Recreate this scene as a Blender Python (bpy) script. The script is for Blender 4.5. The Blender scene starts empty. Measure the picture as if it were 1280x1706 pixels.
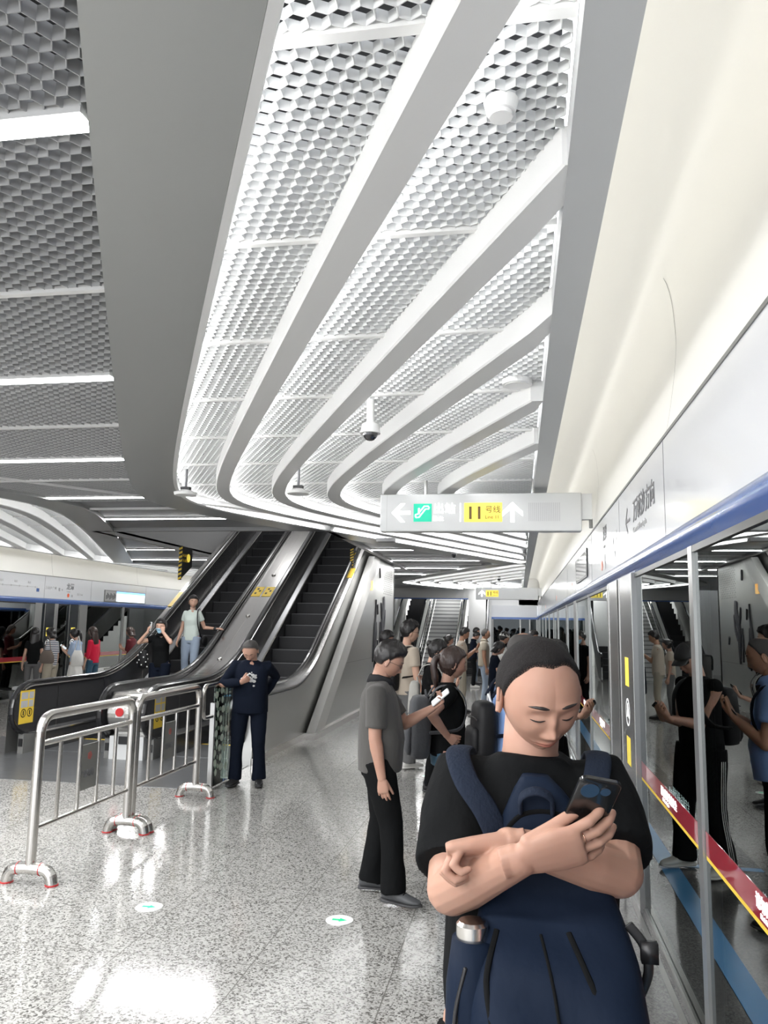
import bpy, math, random
import numpy as np
from math import sin, cos, pi, radians, sqrt, atan, tan
from mathutils import Vector, Matrix

SC = bpy.context.scene
COL = SC.collection
rng = np.random.default_rng(7)
random.seed(7)

# ---------------------------------------------------------------- camera, world, exposure
CAM_H, FPX, ROLL = 1.8, 1310.0, 0.017
PITCH, YAW = radians(8.173), radians(9.785)
fwd = np.array([-sin(YAW) * cos(PITCH), cos(YAW) * cos(PITCH), sin(PITCH)])
r0 = np.array([cos(YAW), sin(YAW), 0.0])
u0 = np.cross(r0, fwd)
rgt = cos(ROLL) * r0 + sin(ROLL) * u0
upv = -sin(ROLL) * r0 + cos(ROLL) * u0
cd = bpy.data.cameras.new('camera')
cd.sensor_fit = 'HORIZONTAL'; cd.sensor_width = 36.0; cd.lens = 36.0 * FPX / 1280.0
cd.clip_start = 0.05; cd.clip_end = 200
cam = bpy.data.objects.new('camera', cd); COL.objects.link(cam)
m = Matrix(((rgt[0], upv[0], -fwd[0]), (rgt[1], upv[1], -fwd[1]), (rgt[2], upv[2], -fwd[2])))
cam.matrix_world = Matrix.Translation((0, 0, CAM_H)) @ m.to_4x4()
SC.camera = cam

world = bpy.data.worlds.new('world'); SC.world = world; world.use_nodes = True
world.node_tree.nodes['Background'].inputs[0].default_value = (0.92, 0.95, 1.0, 1)
world.node_tree.nodes['Background'].inputs[1].default_value = 1.8
SC.view_settings.view_transform = 'Standard'
try: SC.view_settings.look = 'None'
except Exception: pass
SC.view_settings.gamma = 1.0
SC.view_settings.use_curve_mapping = False
SC.view_settings.exposure = 0.66
SC.cycles.max_bounces = 9; SC.cycles.diffuse_bounces = 4; SC.cycles.glossy_bounces = 5
SC.cycles.transparent_max_bounces = 16; SC.cycles.transmission_bounces = 4
SC.cycles.use_denoising = True
SC.cycles.sample_clamp_indirect = 6
SC.cycles.caustics_reflective = False; SC.cycles.caustics_refractive = False

LED = 9.0        # strength of the light lines
LAMP = 20.0       # lamp inside every light line, W per metre
COVE = 3.0        # strength of the cove strips

def at(x, y, Y):
    """world point on the plane Y = const that the photograph shows at pixel x, y"""
    d = fwd * FPX + rgt * (x - 640) - upv * (y - 853)
    return np.array([0, 0, CAM_H]) + d * (Y / d[1])

# ---------------------------------------------------------------- materials
def mat(name, color, rough=0.5, metal=0.0, emit=0.0, spec=0.5, coat=0.0, sss=0.0):
    m = bpy.data.materials.new(name); m.use_nodes = True
    b = m.node_tree.nodes['Principled BSDF']
    b.inputs['Base Color'].default_value = (*color, 1)
    b.inputs['Roughness'].default_value = rough
    b.inputs['Metallic'].default_value = metal
    b.inputs['Specular IOR Level'].default_value = spec
    if coat: b.inputs['Coat Weight'].default_value = coat; b.inputs['Coat Roughness'].default_value = 0.08
    if sss:
        b.inputs['Subsurface Weight'].default_value = sss
        b.inputs['Subsurface Radius'].default_value = (0.02, 0.008, 0.004); b.inputs['Subsurface Scale'].default_value = 0.4
    if emit:
        b.inputs['Emission Color'].default_value = (*color, 1); b.inputs['Emission Strength'].default_value = emit
    return m

def N(m, t, **kw):
    n = m.node_tree.nodes.new(t)
    for k, v in kw.items(): setattr(n, k, v)
    return n

def bump_noise(m, scale=60, strength=0.2, dist=0.01, detail=3, stretch=(1, 1, 1), coord='Object', colvar=0.0):
    L = m.node_tree.links; b = m.node_tree.nodes['Principled BSDF']
    tc = N(m, 'ShaderNodeTexCoord'); mp = N(m, 'ShaderNodeMapping'); mp.inputs['Scale'].default_value = stretch
    L.new(tc.outputs[coord], mp.inputs[0])
    nz = N(m, 'ShaderNodeTexNoise'); nz.inputs['Scale'].default_value = scale; nz.inputs['Detail'].default_value = detail
    L.new(mp.outputs[0], nz.inputs['Vector'])
    bp = N(m, 'ShaderNodeBump'); bp.inputs['Strength'].default_value = strength; bp.inputs['Distance'].default_value = dist
    L.new(nz.outputs['Fac'], bp.inputs['Height']); L.new(bp.outputs[0], b.inputs['Normal'])
    if colvar:
        c = b.inputs['Base Color'].default_value[:]
        mx = N(m, 'ShaderNodeMix', data_type='RGBA')
        mx.inputs[6].default_value = (c[0] * (1 - colvar), c[1] * (1 - colvar), c[2] * (1 - colvar), 1)
        mx.inputs[7].default_value = (min(1, c[0] * (1 + colvar)), min(1, c[1] * (1 + colvar)), min(1, c[2] * (1 + colvar)), 1)
        L.new(nz.outputs['Fac'], mx.inputs[0]); L.new(mx.outputs[2], b.inputs['Base Color'])
    return m

M = {}
M['white'] = mat('white_paint', (0.80, 0.80, 0.79), 0.35)
M['comb'] = mat('honeycomb_aluminium', (0.72, 0.73, 0.73), 0.45)
M['soffit'] = mat('grey_soffit', (0.42, 0.43, 0.42), 0.32, 0.3)
M['trim_grey'] = mat('edge_trim_grey', (0.60, 0.61, 0.61), 0.35)
M['comb_grey'] = mat('grey_honeycomb', (0.40, 0.405, 0.41), 0.5)
M['dark_panel'] = mat('grey_ceiling_panel', (0.30, 0.31, 0.32), 0.4, 0.2)
M['plenum'] = mat('plenum', (0.05, 0.052, 0.055), 0.9)
M['cream'] = mat('cream_cove', (0.85, 0.84, 0.80), 0.4)
M['fascia'] = mat('fascia_white', (0.74, 0.75, 0.77), 0.16, 0.0, coat=0.3)
M['blue'] = mat('blue_trim', (0.07, 0.15, 0.42), 0.22, 0.1, coat=0.6)
M['steel'] = bump_noise(mat('brushed_steel', (0.62, 0.61, 0.58), 0.26, 1.0), 40, 0.04, 0.002, 2, (1, 1, 18))
M['steel2'] = mat('polished_steel', (0.66, 0.64, 0.61), 0.22, 1.0)
M['steel_dark'] = mat('escalator_dark_steel', (0.17, 0.17, 0.175), 0.27, 0.8)
M['alu'] = mat('door_post_aluminium', (0.42, 0.42, 0.41), 0.3, 0.8)
M['wallclad'] = bump_noise(mat('wall_cladding_steel', (0.56, 0.56, 0.54), 0.3, 0.75), 3, 0.03, 0.01, 2, (1, 1, 6))
M['black'] = mat('black_rubber', (0.012, 0.012, 0.013), 0.35)
M['rail'] = mat('handrail_rubber', (0.010, 0.010, 0.011), 0.25, coat=0.4)
M['step'] = bump_noise(mat('escalator_step', (0.018, 0.018, 0.02), 0.5, 0.3), 220, 0.4, 0.004, 1, (1, 0.05, 0.05))
M['yellow'] = mat('yellow_sticker', (0.83, 0.58, 0.06), 0.5)
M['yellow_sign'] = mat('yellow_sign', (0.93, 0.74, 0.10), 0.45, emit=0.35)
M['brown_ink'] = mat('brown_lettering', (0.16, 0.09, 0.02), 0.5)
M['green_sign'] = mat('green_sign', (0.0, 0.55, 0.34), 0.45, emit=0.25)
M['white_ink'] = mat('white_lettering', (0.97, 0.97, 0.97), 0.5, emit=0.9)  # emission added so the white lettering stands out from the sign body
M['grey_ink'] = mat('grey_lettering', (0.16, 0.16, 0.17), 0.5)
M['pale_ink'] = mat('pale_lettering', (0.46, 0.46, 0.46), 0.5)
M['black_ink'] = mat('black_ink', (0.01, 0.01, 0.01), 0.5)
M['red'] = mat('red_band', (0.36, 0.012, 0.03), 0.4)
M['orange'] = mat('orange_spot', (0.85, 0.14, 0.05), 0.4)
M['redspot'] = mat('red_button', (0.50, 0.02, 0.025), 0.4)
M['sign_body'] = mat('sign_body', (0.66, 0.67, 0.67), 0.4)
M['grey_plate'] = mat('grey_plate', (0.22, 0.22, 0.21), 0.45, 0.3)
M['led'] = mat('light_line', (1.0, 1.0, 1.0), 0.5, emit=LED)
M['cove_led'] = mat('cove_light', (1.0, 0.985, 0.955), 0.5, emit=COVE)
M['screen'] = mat('screen_blue', (0.25, 0.5, 0.9), 0.2, emit=0.9)
M['screen_w'] = mat('screen_white', (0.8, 0.88, 0.95), 0.2, emit=0.8)
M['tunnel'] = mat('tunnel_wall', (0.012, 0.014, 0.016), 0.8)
M['art'] = mat('relief_dark', (0.05, 0.05, 0.055), 0.35, 0.4)
M['leafy'] = mat('frosted_ovals', (0.62, 0.72, 0.60), 0.4)
M['tape'] = mat('blue_floor_tape', (0.10, 0.32, 0.62), 0.3)
M['plastic_w'] = mat('white_plastic', (0.82, 0.82, 0.81), 0.35)
M['lens'] = mat('dark_dome', (0.02, 0.02, 0.025), 0.08, coat=1.0)

def glass_mat(name, ior, tint):
    m = bpy.data.materials.new(name); m.use_nodes = True; nt = m.node_tree; nt.nodes.clear()
    o = N(m, 'ShaderNodeOutputMaterial'); mx = N(m, 'ShaderNodeMixShader'); fr = N(m, 'ShaderNodeFresnel')
    fr.inputs['IOR'].default_value = ior
    tr = N(m, 'ShaderNodeBsdfTransparent'); tr.inputs[0].default_value = (*tint, 1)
    gl = N(m, 'ShaderNodeBsdfGlossy'); gl.inputs['Roughness'].default_value = 0.0; gl.inputs[0].default_value = (0.93, 0.97, 0.96, 1)
    nt.links.new(fr.outputs[0], mx.inputs[0]); nt.links.new(tr.outputs[0], mx.inputs[1]); nt.links.new(gl.outputs[0], mx.inputs[2])
    nt.links.new(mx.outputs[0], o.inputs[0])
    return m
M['glass'] = glass_mat('screen_door_glass', 2.8, (0.55, 0.6, 0.62))
M['glass_end'] = glass_mat('end_door_glass', 1.45, (0.35, 0.4, 0.42))
M['clear'] = glass_mat('clear_glass', 1.45, (0.86, 0.92, 0.89))

def floor_mat():
    m = mat('speckled_granite', (0.6, 0.6, 0.58), 0.11, spec=0.6)
    L = m.node_tree.links; b = m.node_tree.nodes['Principled BSDF']
    tc = N(m, 'ShaderNodeTexCoord')
    vo = N(m, 'ShaderNodeTexVoronoi'); vo.inputs['Scale'].default_value = 108
    nz = N(m, 'ShaderNodeTexNoise'); nz.inputs['Scale'].default_value = 50; nz.inputs['Detail'].default_value = 4
    L.new(tc.outputs['Object'], nz.inputs['Vector']); 
    mixv = N(m, 'ShaderNodeMix', data_type='VECTOR'); mixv.inputs[0].default_value = 0.02
    L.new(tc.outputs['Object'], mixv.inputs[4]); L.new(nz.outputs['Color'], mixv.inputs[5]); L.new(mixv.outputs[1], vo.inputs['Vector'])
    sep = N(m, 'ShaderNodeSeparateColor'); L.new(vo.outputs['Color'], sep.inputs[0])
    cr = N(m, 'ShaderNodeValToRGB'); e = cr.color_ramp.elements; cr.color_ramp.interpolation = 'LINEAR'
    e[0].position = 0.0; e[0].color = (0.09, 0.088, 0.08, 1); e[1].position = 1.0; e[1].color = (0.47, 0.465, 0.445, 1)
    for p, c in ((0.16, (0.12, 0.117, 0.11, 1)), (0.29, (0.27, 0.265, 0.25, 1)), (0.45, (0.37, 0.365, 0.35, 1)), (0.6, (0.44, 0.435, 0.415, 1))):
        k = e.new(p); k.color = c
    L.new(sep.outputs[0], cr.inputs[0])
    geo = N(m, 'ShaderNodeSeparateXYZ'); L.new(tc.outputs['Object'], geo.inputs[0])
    def mth(op, a, bb=None, c=None):
        n = N(m, 'ShaderNodeMath', operation=op)
        for i, v in enumerate((a, bb, c)):
            if v is None: continue
            if isinstance(v, (int, float)): n.inputs[i].default_value = v
            else: L.new(v, n.inputs[i])
        return n.outputs[0]
    def seam(v, per, off, w):
        f = mth('FRACT', mth('DIVIDE', mth('ADD', v, off + 100 * per), per))
        return mth('LESS_THAN', f, w / per)
    s = mth('MAXIMUM', seam(geo.outputs[0], 0.75, 1.42, 0.006), seam(geo.outputs[1], 1.22, -0.64, 0.006))
    # darker polished stone strip along the screen doors
    dk = mth('GREATER_THAN', geo.outputs[0], -0.24)
    dark = N(m, 'ShaderNodeMix', data_type='RGBA')
    L.new(dk, dark.inputs[0]); L.new(cr.outputs[0], dark.inputs[6])
    cr2 = N(m, 'ShaderNodeValToRGB'); L.new(sep.outputs[1], cr2.inputs[0])
    cr2.color_ramp.elements[0].color = (0.10, 0.10, 0.10, 1); cr2.color_ramp.elements[1].color = (0.20, 0.20, 0.195, 1)
    L.new(cr2.outputs[0], dark.inputs[7])
    fin = N(m, 'ShaderNodeMix', data_type='RGBA'); L.new(s, fin.inputs[0]); L.new(dark.outputs[2], fin.inputs[6])
    fin.inputs[7].default_value = (0.17, 0.165, 0.155, 1)
    L.new(fin.outputs[2], b.inputs['Base Color'])
    return m
M['floor'] = floor_mat()
M['landing'] = mat('landing_plate', (0.17, 0.175, 0.18), 0.28, 0.5)

# ---------------------------------------------------------------- mesh helpers
class MB:
    def __init__(s): s.v = []; s.f = []; s.n = 0; s.mi = []
    def add(s, v, f, mi=0):
        v = np.asarray(v, float).reshape(-1, 3); s.v.append(v)
        for q in f: s.f.append(tuple(int(i) + s.n for i in q)); s.mi.append(mi)
        s.n += len(v); return s
    def box(s, x0, x1, y0, y1, z0, z1, mi=0):
        v = [(x, y, z) for z in (z0, z1) for y in (y0, y1) for x in (x0, x1)]
        f = [(0, 2, 3, 1), (4, 5, 7, 6), (0, 1, 5, 4), (2, 6, 7, 3), (0, 4, 6, 2), (1, 3, 7, 5)]
        return s.add(v, f, mi)
    def obox(s, c, ax, ay, az, mi=0):
        c, ax, ay, az = map(lambda a: np.asarray(a, float), (c, ax, ay, az))
        v = [c + i * ax + j * ay + k * az for k in (-1, 1) for j in (-1, 1) for i in (-1, 1)]
        f = [(0, 2, 3, 1), (4, 5, 7, 6), (0, 1, 5, 4), (2, 6, 7, 3), (0, 4, 6, 2), (1, 3, 7, 5)]
        return s.add(v, f, mi)
    def rings(s, rings, cap=True, mi=0, closed=False):
        n = len(rings[0]); v = np.concatenate([np.asarray(r, float) for r in rings]); f = []
        R = len(rings)
        for i in range(R - (0 if closed else 1)):
            a = i * n; b = ((i + 1) % R) * n
            for j in range(n):
                k = (j + 1) % n; f.append((a + j, a + k, b + k, b + j))
        if cap and not closed:
            f.append(tuple(range(n - 1, -1, -1))); f.append(tuple((R - 1) * n + j for j in range(n)))
        return s.add(v, f, mi)
    def prism(s, poly, axis, a0, a1, mi=0):
        """poly: 2-d points; axis 0 -> (Y,Z) extruded in X, 1 -> (X,Z) in Y, 2 -> (X,Y) in Z"""
        def p3(p, a): return (a, p[0], p[1]) if axis == 0 else ((p[0], a, p[1]) if axis == 1 else (p[0], p[1], a))
        n = len(poly); v = [p3(p, a0) for p in poly] + [p3(p, a1) for p in poly]
        f = [tuple(range(n)), tuple(range(2 * n - 1, n - 1, -1))]
        f += [((j + 1) % n, j, j + n, (j + 1) % n + n) for j in range(n)]
        return s.add(v, f, mi)
    def cyl(s, c, r, h, n=24, axis=2, mi=0, r2=None):
        r2 = r if r2 is None else r2
        c = np.asarray(c, float); rs = []
        for t, rr in ((0, r), (h, r2)):
            ring = []
            for j in range(n):
                a = 2 * pi * j / n; p = [0, 0, 0]
                p[(axis + 1) % 3] = rr * cos(a); p[(axis + 2) % 3] = rr * sin(a); p[axis] = t
                ring.append(c + p)
            rs.append(ring)
        return s.rings(rs, mi=mi)
    def tube(s, pts, r, n=12, mi=0, ref=None, cap=True, round_end=True):
        s.rings(tube_rings(pts, r, n, ref, round_end), cap=cap, mi=mi); return s
    def ell(s, c, rx, ry, rz, n=16, k=10, mi=0, rot=None):
        c = np.asarray(c, float); rs = []
        for i in range(k + 1):
            ph = -pi / 2 + pi * i / k; ph = max(-pi / 2 + .04, min(pi / 2 - .04, ph))
            ring = np.array([(rx * cos(ph) * cos(2 * pi * j / n), ry * cos(ph) * sin(2 * pi * j / n), rz * sin(ph)) for j in range(n)])
            if rot is not None: ring = ring @ np.asarray(rot).T
            rs.append(ring + c)
        return s.rings(rs, mi=mi)
    def mesh(s, name):
        me = bpy.data.meshes.new(name)
        me.from_pydata(np.concatenate(s.v).tolist() if s.v else [], [], s.f)
        return me
    def build(s, name, mats, parent=None, smooth=False, loc=None):
        me = s.mesh(name)
        if not isinstance(mats, (list, tuple)): mats = [mats]
        for m_ in mats: me.materials.append(M[m_] if isinstance(m_, str) else m_)
        if len(mats) > 1: me.polygons.foreach_set('material_index', s.mi)
        return finish(me, name, parent, smooth, loc)

def finish(me, name, parent=None, smooth=False, loc=None):
    bm_fix(me)
    if smooth is True: me.shade_smooth()
    elif smooth: me.set_sharp_from_angle(angle=smooth)
    o = bpy.data.objects.new(name, me); COL.objects.link(o)
    if loc is not None:
        o.location = loc
    if parent is not None: o.parent = parent
    return o

import bmesh
def bm_fix(me):
    if len(me.polygons) > 60000: return
    b = bmesh.new(); b.from_mesh(me); bmesh.ops.recalc_face_normals(b, faces=b.faces); b.to_mesh(me); b.free()

def unit(v):
    v = np.asarray(v, float); return v / (np.linalg.norm(v) + 1e-12)

def tube_rings(pts, r, n=12, ref=None, round_end=True):
    pts = [np.asarray(p, float) for p in pts]; k = len(pts)
    if isinstance(r, tuple) or not isinstance(r, (list, np.ndarray)): r = [r] * k
    r = [(q, q) if not isinstance(q, (tuple, list, np.ndarray)) else tuple(q) for q in r]
    T = [unit(pts[min(i + 1, k - 1)] - pts[max(i - 1, 0)]) for i in range(k)]
    if ref is None:
        ref = np.array([1.0, 0, 0]) if abs(T[0][0]) < 0.8 else np.array([0, 1.0, 0])
    u = unit(np.asarray(ref, float) - T[0] * np.dot(ref, T[0])); R = []
    an = [2 * pi * j / n for j in range(n)]
    us = []
    for i in range(k):
        u = unit(u - T[i] * np.dot(u, T[i])); us.append(u)
    def ring(c, u, w, rx, ry): return [c + u * rx * cos(a) + w * ry * sin(a) for a in an]
    for i in range(k):
        u = us[i]; w = np.cross(T[i], u); rx, ry = r[i]
        if round_end and i == 0:
            mr = min(rx, ry)
            for g in (0.15, 0.5, 0.82):
                q = sqrt(1 - (1 - g) ** 2); R.append(ring(pts[0] - T[0] * mr * (1 - g), u, w, rx * q, ry * q))
        R.append(ring(pts[i], u, w, rx, ry))
        if round_end and i == k - 1:
            mr = min(rx, ry)
            for g in (0.82, 0.5, 0.15):
                q = sqrt(1 - (1 - g) ** 2); R.append(ring(pts[i] + T[i] * mr * (1 - g), u, w, rx * q, ry * q))
    return R

def smooth_path(pts, sub=6):
    """Catmull-Rom through the points"""
    P = [np.asarray(p, float) for p in pts]; out = []
    for i in range(len(P) - 1):
        p0 = P[max(i - 1, 0)]; p1 = P[i]; p2 = P[i + 1]; p3 = P[min(i + 2, len(P) - 1)]
        for k in range(sub):
            t = k / sub
            out.append(0.5 * ((2 * p1) + (-p0 + p2) * t + (2 * p0 - 5 * p1 + 4 * p2 - p3) * t * t + (-p0 + 3 * p1 - 3 * p2 + p3) * t ** 3))
    out.append(P[-1]); return out

def fillet(pts, rad, n=6):
    """polyline with rounded corners"""
    P = [np.asarray(p, float) for p in pts]; out = [P[0]]
    for i in range(1, len(P) - 1):
        a = unit(P[i - 1] - P[i]); b = unit(P[i + 1] - P[i])
        d = min(rad, np.linalg.norm(P[i - 1] - P[i]) * .49, np.linalg.norm(P[i + 1] - P[i]) * .49)
        A = P[i] + a * d; B = P[i] + b * d
        for k in range(n + 1):
            t = k / n; out.append((1 - t) ** 2 * A + 2 * t * (1 - t) * P[i] + t * t * B)
    out.append(P[-1]); return out

def empty(name, loc=(0, 0, 0), rz=0.0):
    o = bpy.data.objects.new(name, None); COL.objects.link(o); o.location = loc; o.rotation_euler = (0, 0, rz)
    o.empty_display_size = 0.1
    return o
def tag(o, label=None, cat=None, group=None, kind=None):
    if label: o['label'] = label
    if cat: o['category'] = cat
    if group: o['group'] = group
    if kind: o['kind'] = kind
    return o
def structure(o): o['kind'] = 'structure'; return o

def copy_tree(o, parent=None):
    c = o.copy(); COL.objects.link(c)
    if parent is not None: c.parent = parent
    for ch in list(o.children): copy_tree(ch, c)
    return c

def text_mesh(txt, size, name, material, parent, origin, xdir, ydir, align='LEFT', depth=0.002, bold=0.0, xscale=1.0, spacing=1.0):
    cu = bpy.data.curves.new('lettering', 'FONT'); cu.body = txt; cu.size = size; cu.align_x = align
    cu.extrude = depth; cu.offset = bold; cu.resolution_u = 3; cu.space_character = spacing
    t = bpy.data.objects.new('lettering', cu); COL.objects.link(t)
    bpy.context.view_layer.update()
    me = bpy.data.meshes.new_from_object(t.evaluated_get(bpy.context.evaluated_depsgraph_get()))
    bpy.data.objects.remove(t); bpy.data.curves.remove(cu)
    x = Vector(unit(xdir)); y = Vector(unit(ydir)); z = x.cross(y)
    mm = Matrix(((x[0] * xscale, y[0], z[0]), (x[1] * xscale, y[1], z[1]), (x[2] * xscale, y[2], z[2]))).to_4x4()
    me.transform(Matrix.Translation(Vector([float(q) for q in origin])) @ mm)
    me.materials.clear(); me.materials.append(M[material]); me.name = name
    o = bpy.data.objects.new(name, me); COL.objects.link(o)
    if parent is not None: o.parent = parent
    return o

# ---------------------------------------------------------------- floor
XR, XL = 0.785, -11.2
XC = (XR + XL) / 2
b = MB(); b.box(XL - 0.3, XR + 0.01, -6, 40, -0.2, 0)
structure(b.build('floor', 'floor'))
b = MB(); b.box(XL + 0.02, -3.4, 8.4, 11.3, 0.0, 0.006)
for i in range(9): b.box(XL + 0.02, -3.4, 8.46 + i * 0.3, 8.463 + i * 0.3, 0.006, 0.0065)
structure(b.build('trim_1', 'landing'))

# ---------------------------------------------------------------- ceiling
ZS = 3.30      # underside of the soffits and beams
ZH = 3.43      # underside of the honeycomb
def xb(Y, Yc=9.4):
    s = 0.515 if Y < Yc else 0.47
    k = -4.1 - s
    # smooth chevron
    return -4.62 + s * sqrt((Y - Yc) ** 2 + 1.0) if Y < Yc else -4.575 + s * sqrt((Y - Yc) ** 2 + 1.0)
def mir(x): return 2 * XC - x

ceil = MB(); ceil.box(XL - 0.4, 0.2, -6, 12.4, 4.3, 4.4); ceil.box(XL - 0.4, -7.1, 12.4, 34.4, 4.3, 4.4)
ceil.box(-3.1, 0.2, 12.4, 33, 4.3, 4.4); ceil.box(-7.1, -3.1, 20.6, 33, 4.3, 4.4)
ceiling = structure(ceil.build('ceiling', 'plenum'))

def honeycomb(name, inside, x0, x1, y0, y1, z, a=0.036, depth=0.035, pointy=True, th=0.0022, parent=None, material='comb'):
    """open honeycomb grid; a = side of a cell; pointy: corners towards +-Y"""
    s3 = sqrt(3)
    # cell centres
    if pointy:
        px, py = s3 * a, 1.5 * a
        ny = int((y1 - y0) / py) + 2; nx = int((x1 - x0) / px) + 2
        J, I = np.meshgrid(np.arange(ny), np.arange(nx), indexing='ij')
        cx = x0 + (I + 0.5 * (J % 2)) * px; cy = y0 + J * py
        ang = [(-30), 30, 90, 150]
    else:
        px, py = 1.5 * a, s3 * a
        ny = int((y1 - y0) / py) + 2; nx = int((x1 - x0) / px) + 2
        J, I = np.meshgrid(np.arange(ny), np.arange(nx), indexing='ij')
        cx = x0 + I * px; cy = y0 + (J + 0.5 * (I % 2)) * py
        ang = [0, 60, 120, 180]
    cx = cx.ravel(); cy = cy.ravel(); A = []; B = []
    for k in range(3):
        t0, t1 = radians(ang[k]), radians(ang[k + 1])
        A.append(np.stack([cx + a * cos(t0), cy + a * sin(t0)], 1)); B.append(np.stack([cx + a * cos(t1), cy + a * sin(t1)], 1))
    A = np.concatenate(A); B = np.concatenate(B); Mid = (A + B) / 2
    keep = inside(Mid[:, 0], Mid[:, 1]); A = A[keep]; B = B[keep]; n = len(A)
    d = B - A; L = np.linalg.norm(d, axis=1)[:, None]; nrm = np.stack([-d[:, 1], d[:, 0]], 1) / L * th
    V = np.empty((n, 8, 3))
    for i, (p, sg) in enumerate(((A, 1), (A, -1), (B, -1), (B, 1))):
        q = p + sg * nrm
        V[:, i, :2] = q; V[:, i, 2] = z
        V[:, i + 4, :2] = q; V[:, i + 4, 2] = z + depth
    base = np.array([(0, 1, 2, 3), (0, 3, 7, 4), (1, 5, 6, 2)])
    F = (np.arange(n)[:, None, None] * 8 + base[None]).reshape(-1)
    nf = n * 3
    me = bpy.data.meshes.new(name); me.vertices.add(n * 8); me.vertices.foreach_set('co', V.reshape(-1))
    me.loops.add(nf * 4); me.loops.foreach_set('vertex_index', F)
    me.polygons.add(nf); me.polygons.foreach_set('loop_start', np.arange(nf) * 4); me.polygons.foreach_set('loop_total', np.full(nf, 4))
    me.update(calc_edges=True); me.materials.append(M[material])
    o = bpy.data.objects.new(name, me); COL.objects.link(o); o.parent = parent
    return o

xbv = np.vectorize(xb)
def xb2(Y): return xb(Y, 27.9)
xb2v = np.vectorize(xb2)

def chevron_recess(f, y0, y1, mirrored, fine, beams=5):
    """one glowing honeycomb recess with its swept beams; f gives the left edge"""
    mx = (lambda x: mir(x)) if mirrored else (lambda x: x)
    Ys = np.arange(y0, y1 + 0.01, 0.25)
    fv = np.vectorize(f)
    def inside(X, Y):
        Xq = 2 * XC - X if mirrored else X
        return (Xq > fv(Y) + 0.03) & (Xq < 0.165) & (Y > y0) & (Y < y1)
    if mirrored: bx = (XL + 0.6, -5.9)
    else: bx = (-4.3, 0.2)
    honeycomb('honeycomb_panel', inside, bx[0], bx[1], y0, y1, ZH, a=0.036 if fine else 0.09,
              th=0.0022 if fine else 0.004, depth=0.035 if fine else 0.05, pointy=not mirrored, parent=ceiling)
    def sweep(name, xoff, w, led_side, is_edge=False):
        pts = [(f(Y) + xoff, Y) for Y in Ys if f(Y) + xoff - w < 0.19]
        if len(pts) < 3: return
        # clip to the run around the apex (both legs)
        b = MB(); rs = []; 
        for x, Y in pts:
            if is_edge: sec = [(x + 0.001, ZS - 0.001), (x + 0.04, ZS - 0.001), (x + 0.046, ZS + 0.01), (x + 0.03, ZS + 0.018), (x + 0.004, ZS + 0.018), (x + 0.004, ZH + 0.06), (x + 0.001, ZH + 0.06)]
            else: sec = [(x - w, ZS + 0.01), (x - w + 0.01, ZS), (x + w + 0.022, ZS), (x + w + 0.03, ZS + 0.012), (x + w + 0.012, ZS + 0.02), (x + w - 0.01, ZS + 0.02), (x + w - 0.01, ZH + 0.01), (x - w, ZH + 0.01)]
            rs.append([(min(mx(q[0]), 0.17) if not mirrored else mx(min(q[0], 0.17)), Y, q[1]) for q in sec])
        b.rings(rs)
        o = b.build(name, 'white', ceiling, smooth=radians(40))
        l = MB(); rs = []
        x_led = (0.016 if is_edge else w + 0.004)
        for x, Y in pts:
            xx = x + x_led
            if xx > 0.16: continue
            rs.append([(mx(xx - 0.006), Y, ZS + 0.03), (mx(xx + 0.006), Y, ZS + 0.03), (mx(xx + 0.006), Y, ZS + 0.055), (mx(xx - 0.006), Y, ZS + 0.055)])
        if len(rs) > 2: l.rings(rs); l.build('light_strip', 'led', o)
    sweep('recess_edge', 0.0, 0, 1, True)
    for i in range(beams):
        sweep('beam', 0.56 + 0.665 * i, 0.07, 1)

chevron_recess(xb, 0.2, 19.9, False, True)
chevron_recess(xb2, 18.4, 32.8, False, False)
chevron_recess(xb, 3.0, 19.9, True, True)
chevron_recess(xb2, 18.4, 32.8, True, False)

# grey soffits (swept chevrons), their inner edge 0.5 m from the recess
def soffit(f, y0, y1, mirrored, w=0.5):
    mx = mir if mirrored else (lambda x: x)
    b = MB(); rs = []
    for Y in np.arange(y0, y1 + 0.01, 0.25):
        x1 = min(f(Y), 0.17); x0 = min(f(Y) - w, 0.10)
        if mirrored is False and 12.4 < Y < 20.6: x0 = max(x0, -3.1) if x1 > -3.1 else x0
        rs.append([(mx(x0), Y, ZS), (mx(x1), Y, ZS), (mx(x1), Y, ZS + 0.1), (mx(x0), Y, ZS + 0.1)])
    b.rings(rs); b.build('soffit', 'soffit', ceiling, smooth=radians(30))
soffit(xb, -1.0, 19.3, False); soffit(xb2, 19.3, 32.8, False)
soffit(xb, -1.0, 19.3, True); soffit(xb2, 19.3, 32.8, True)

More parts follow.
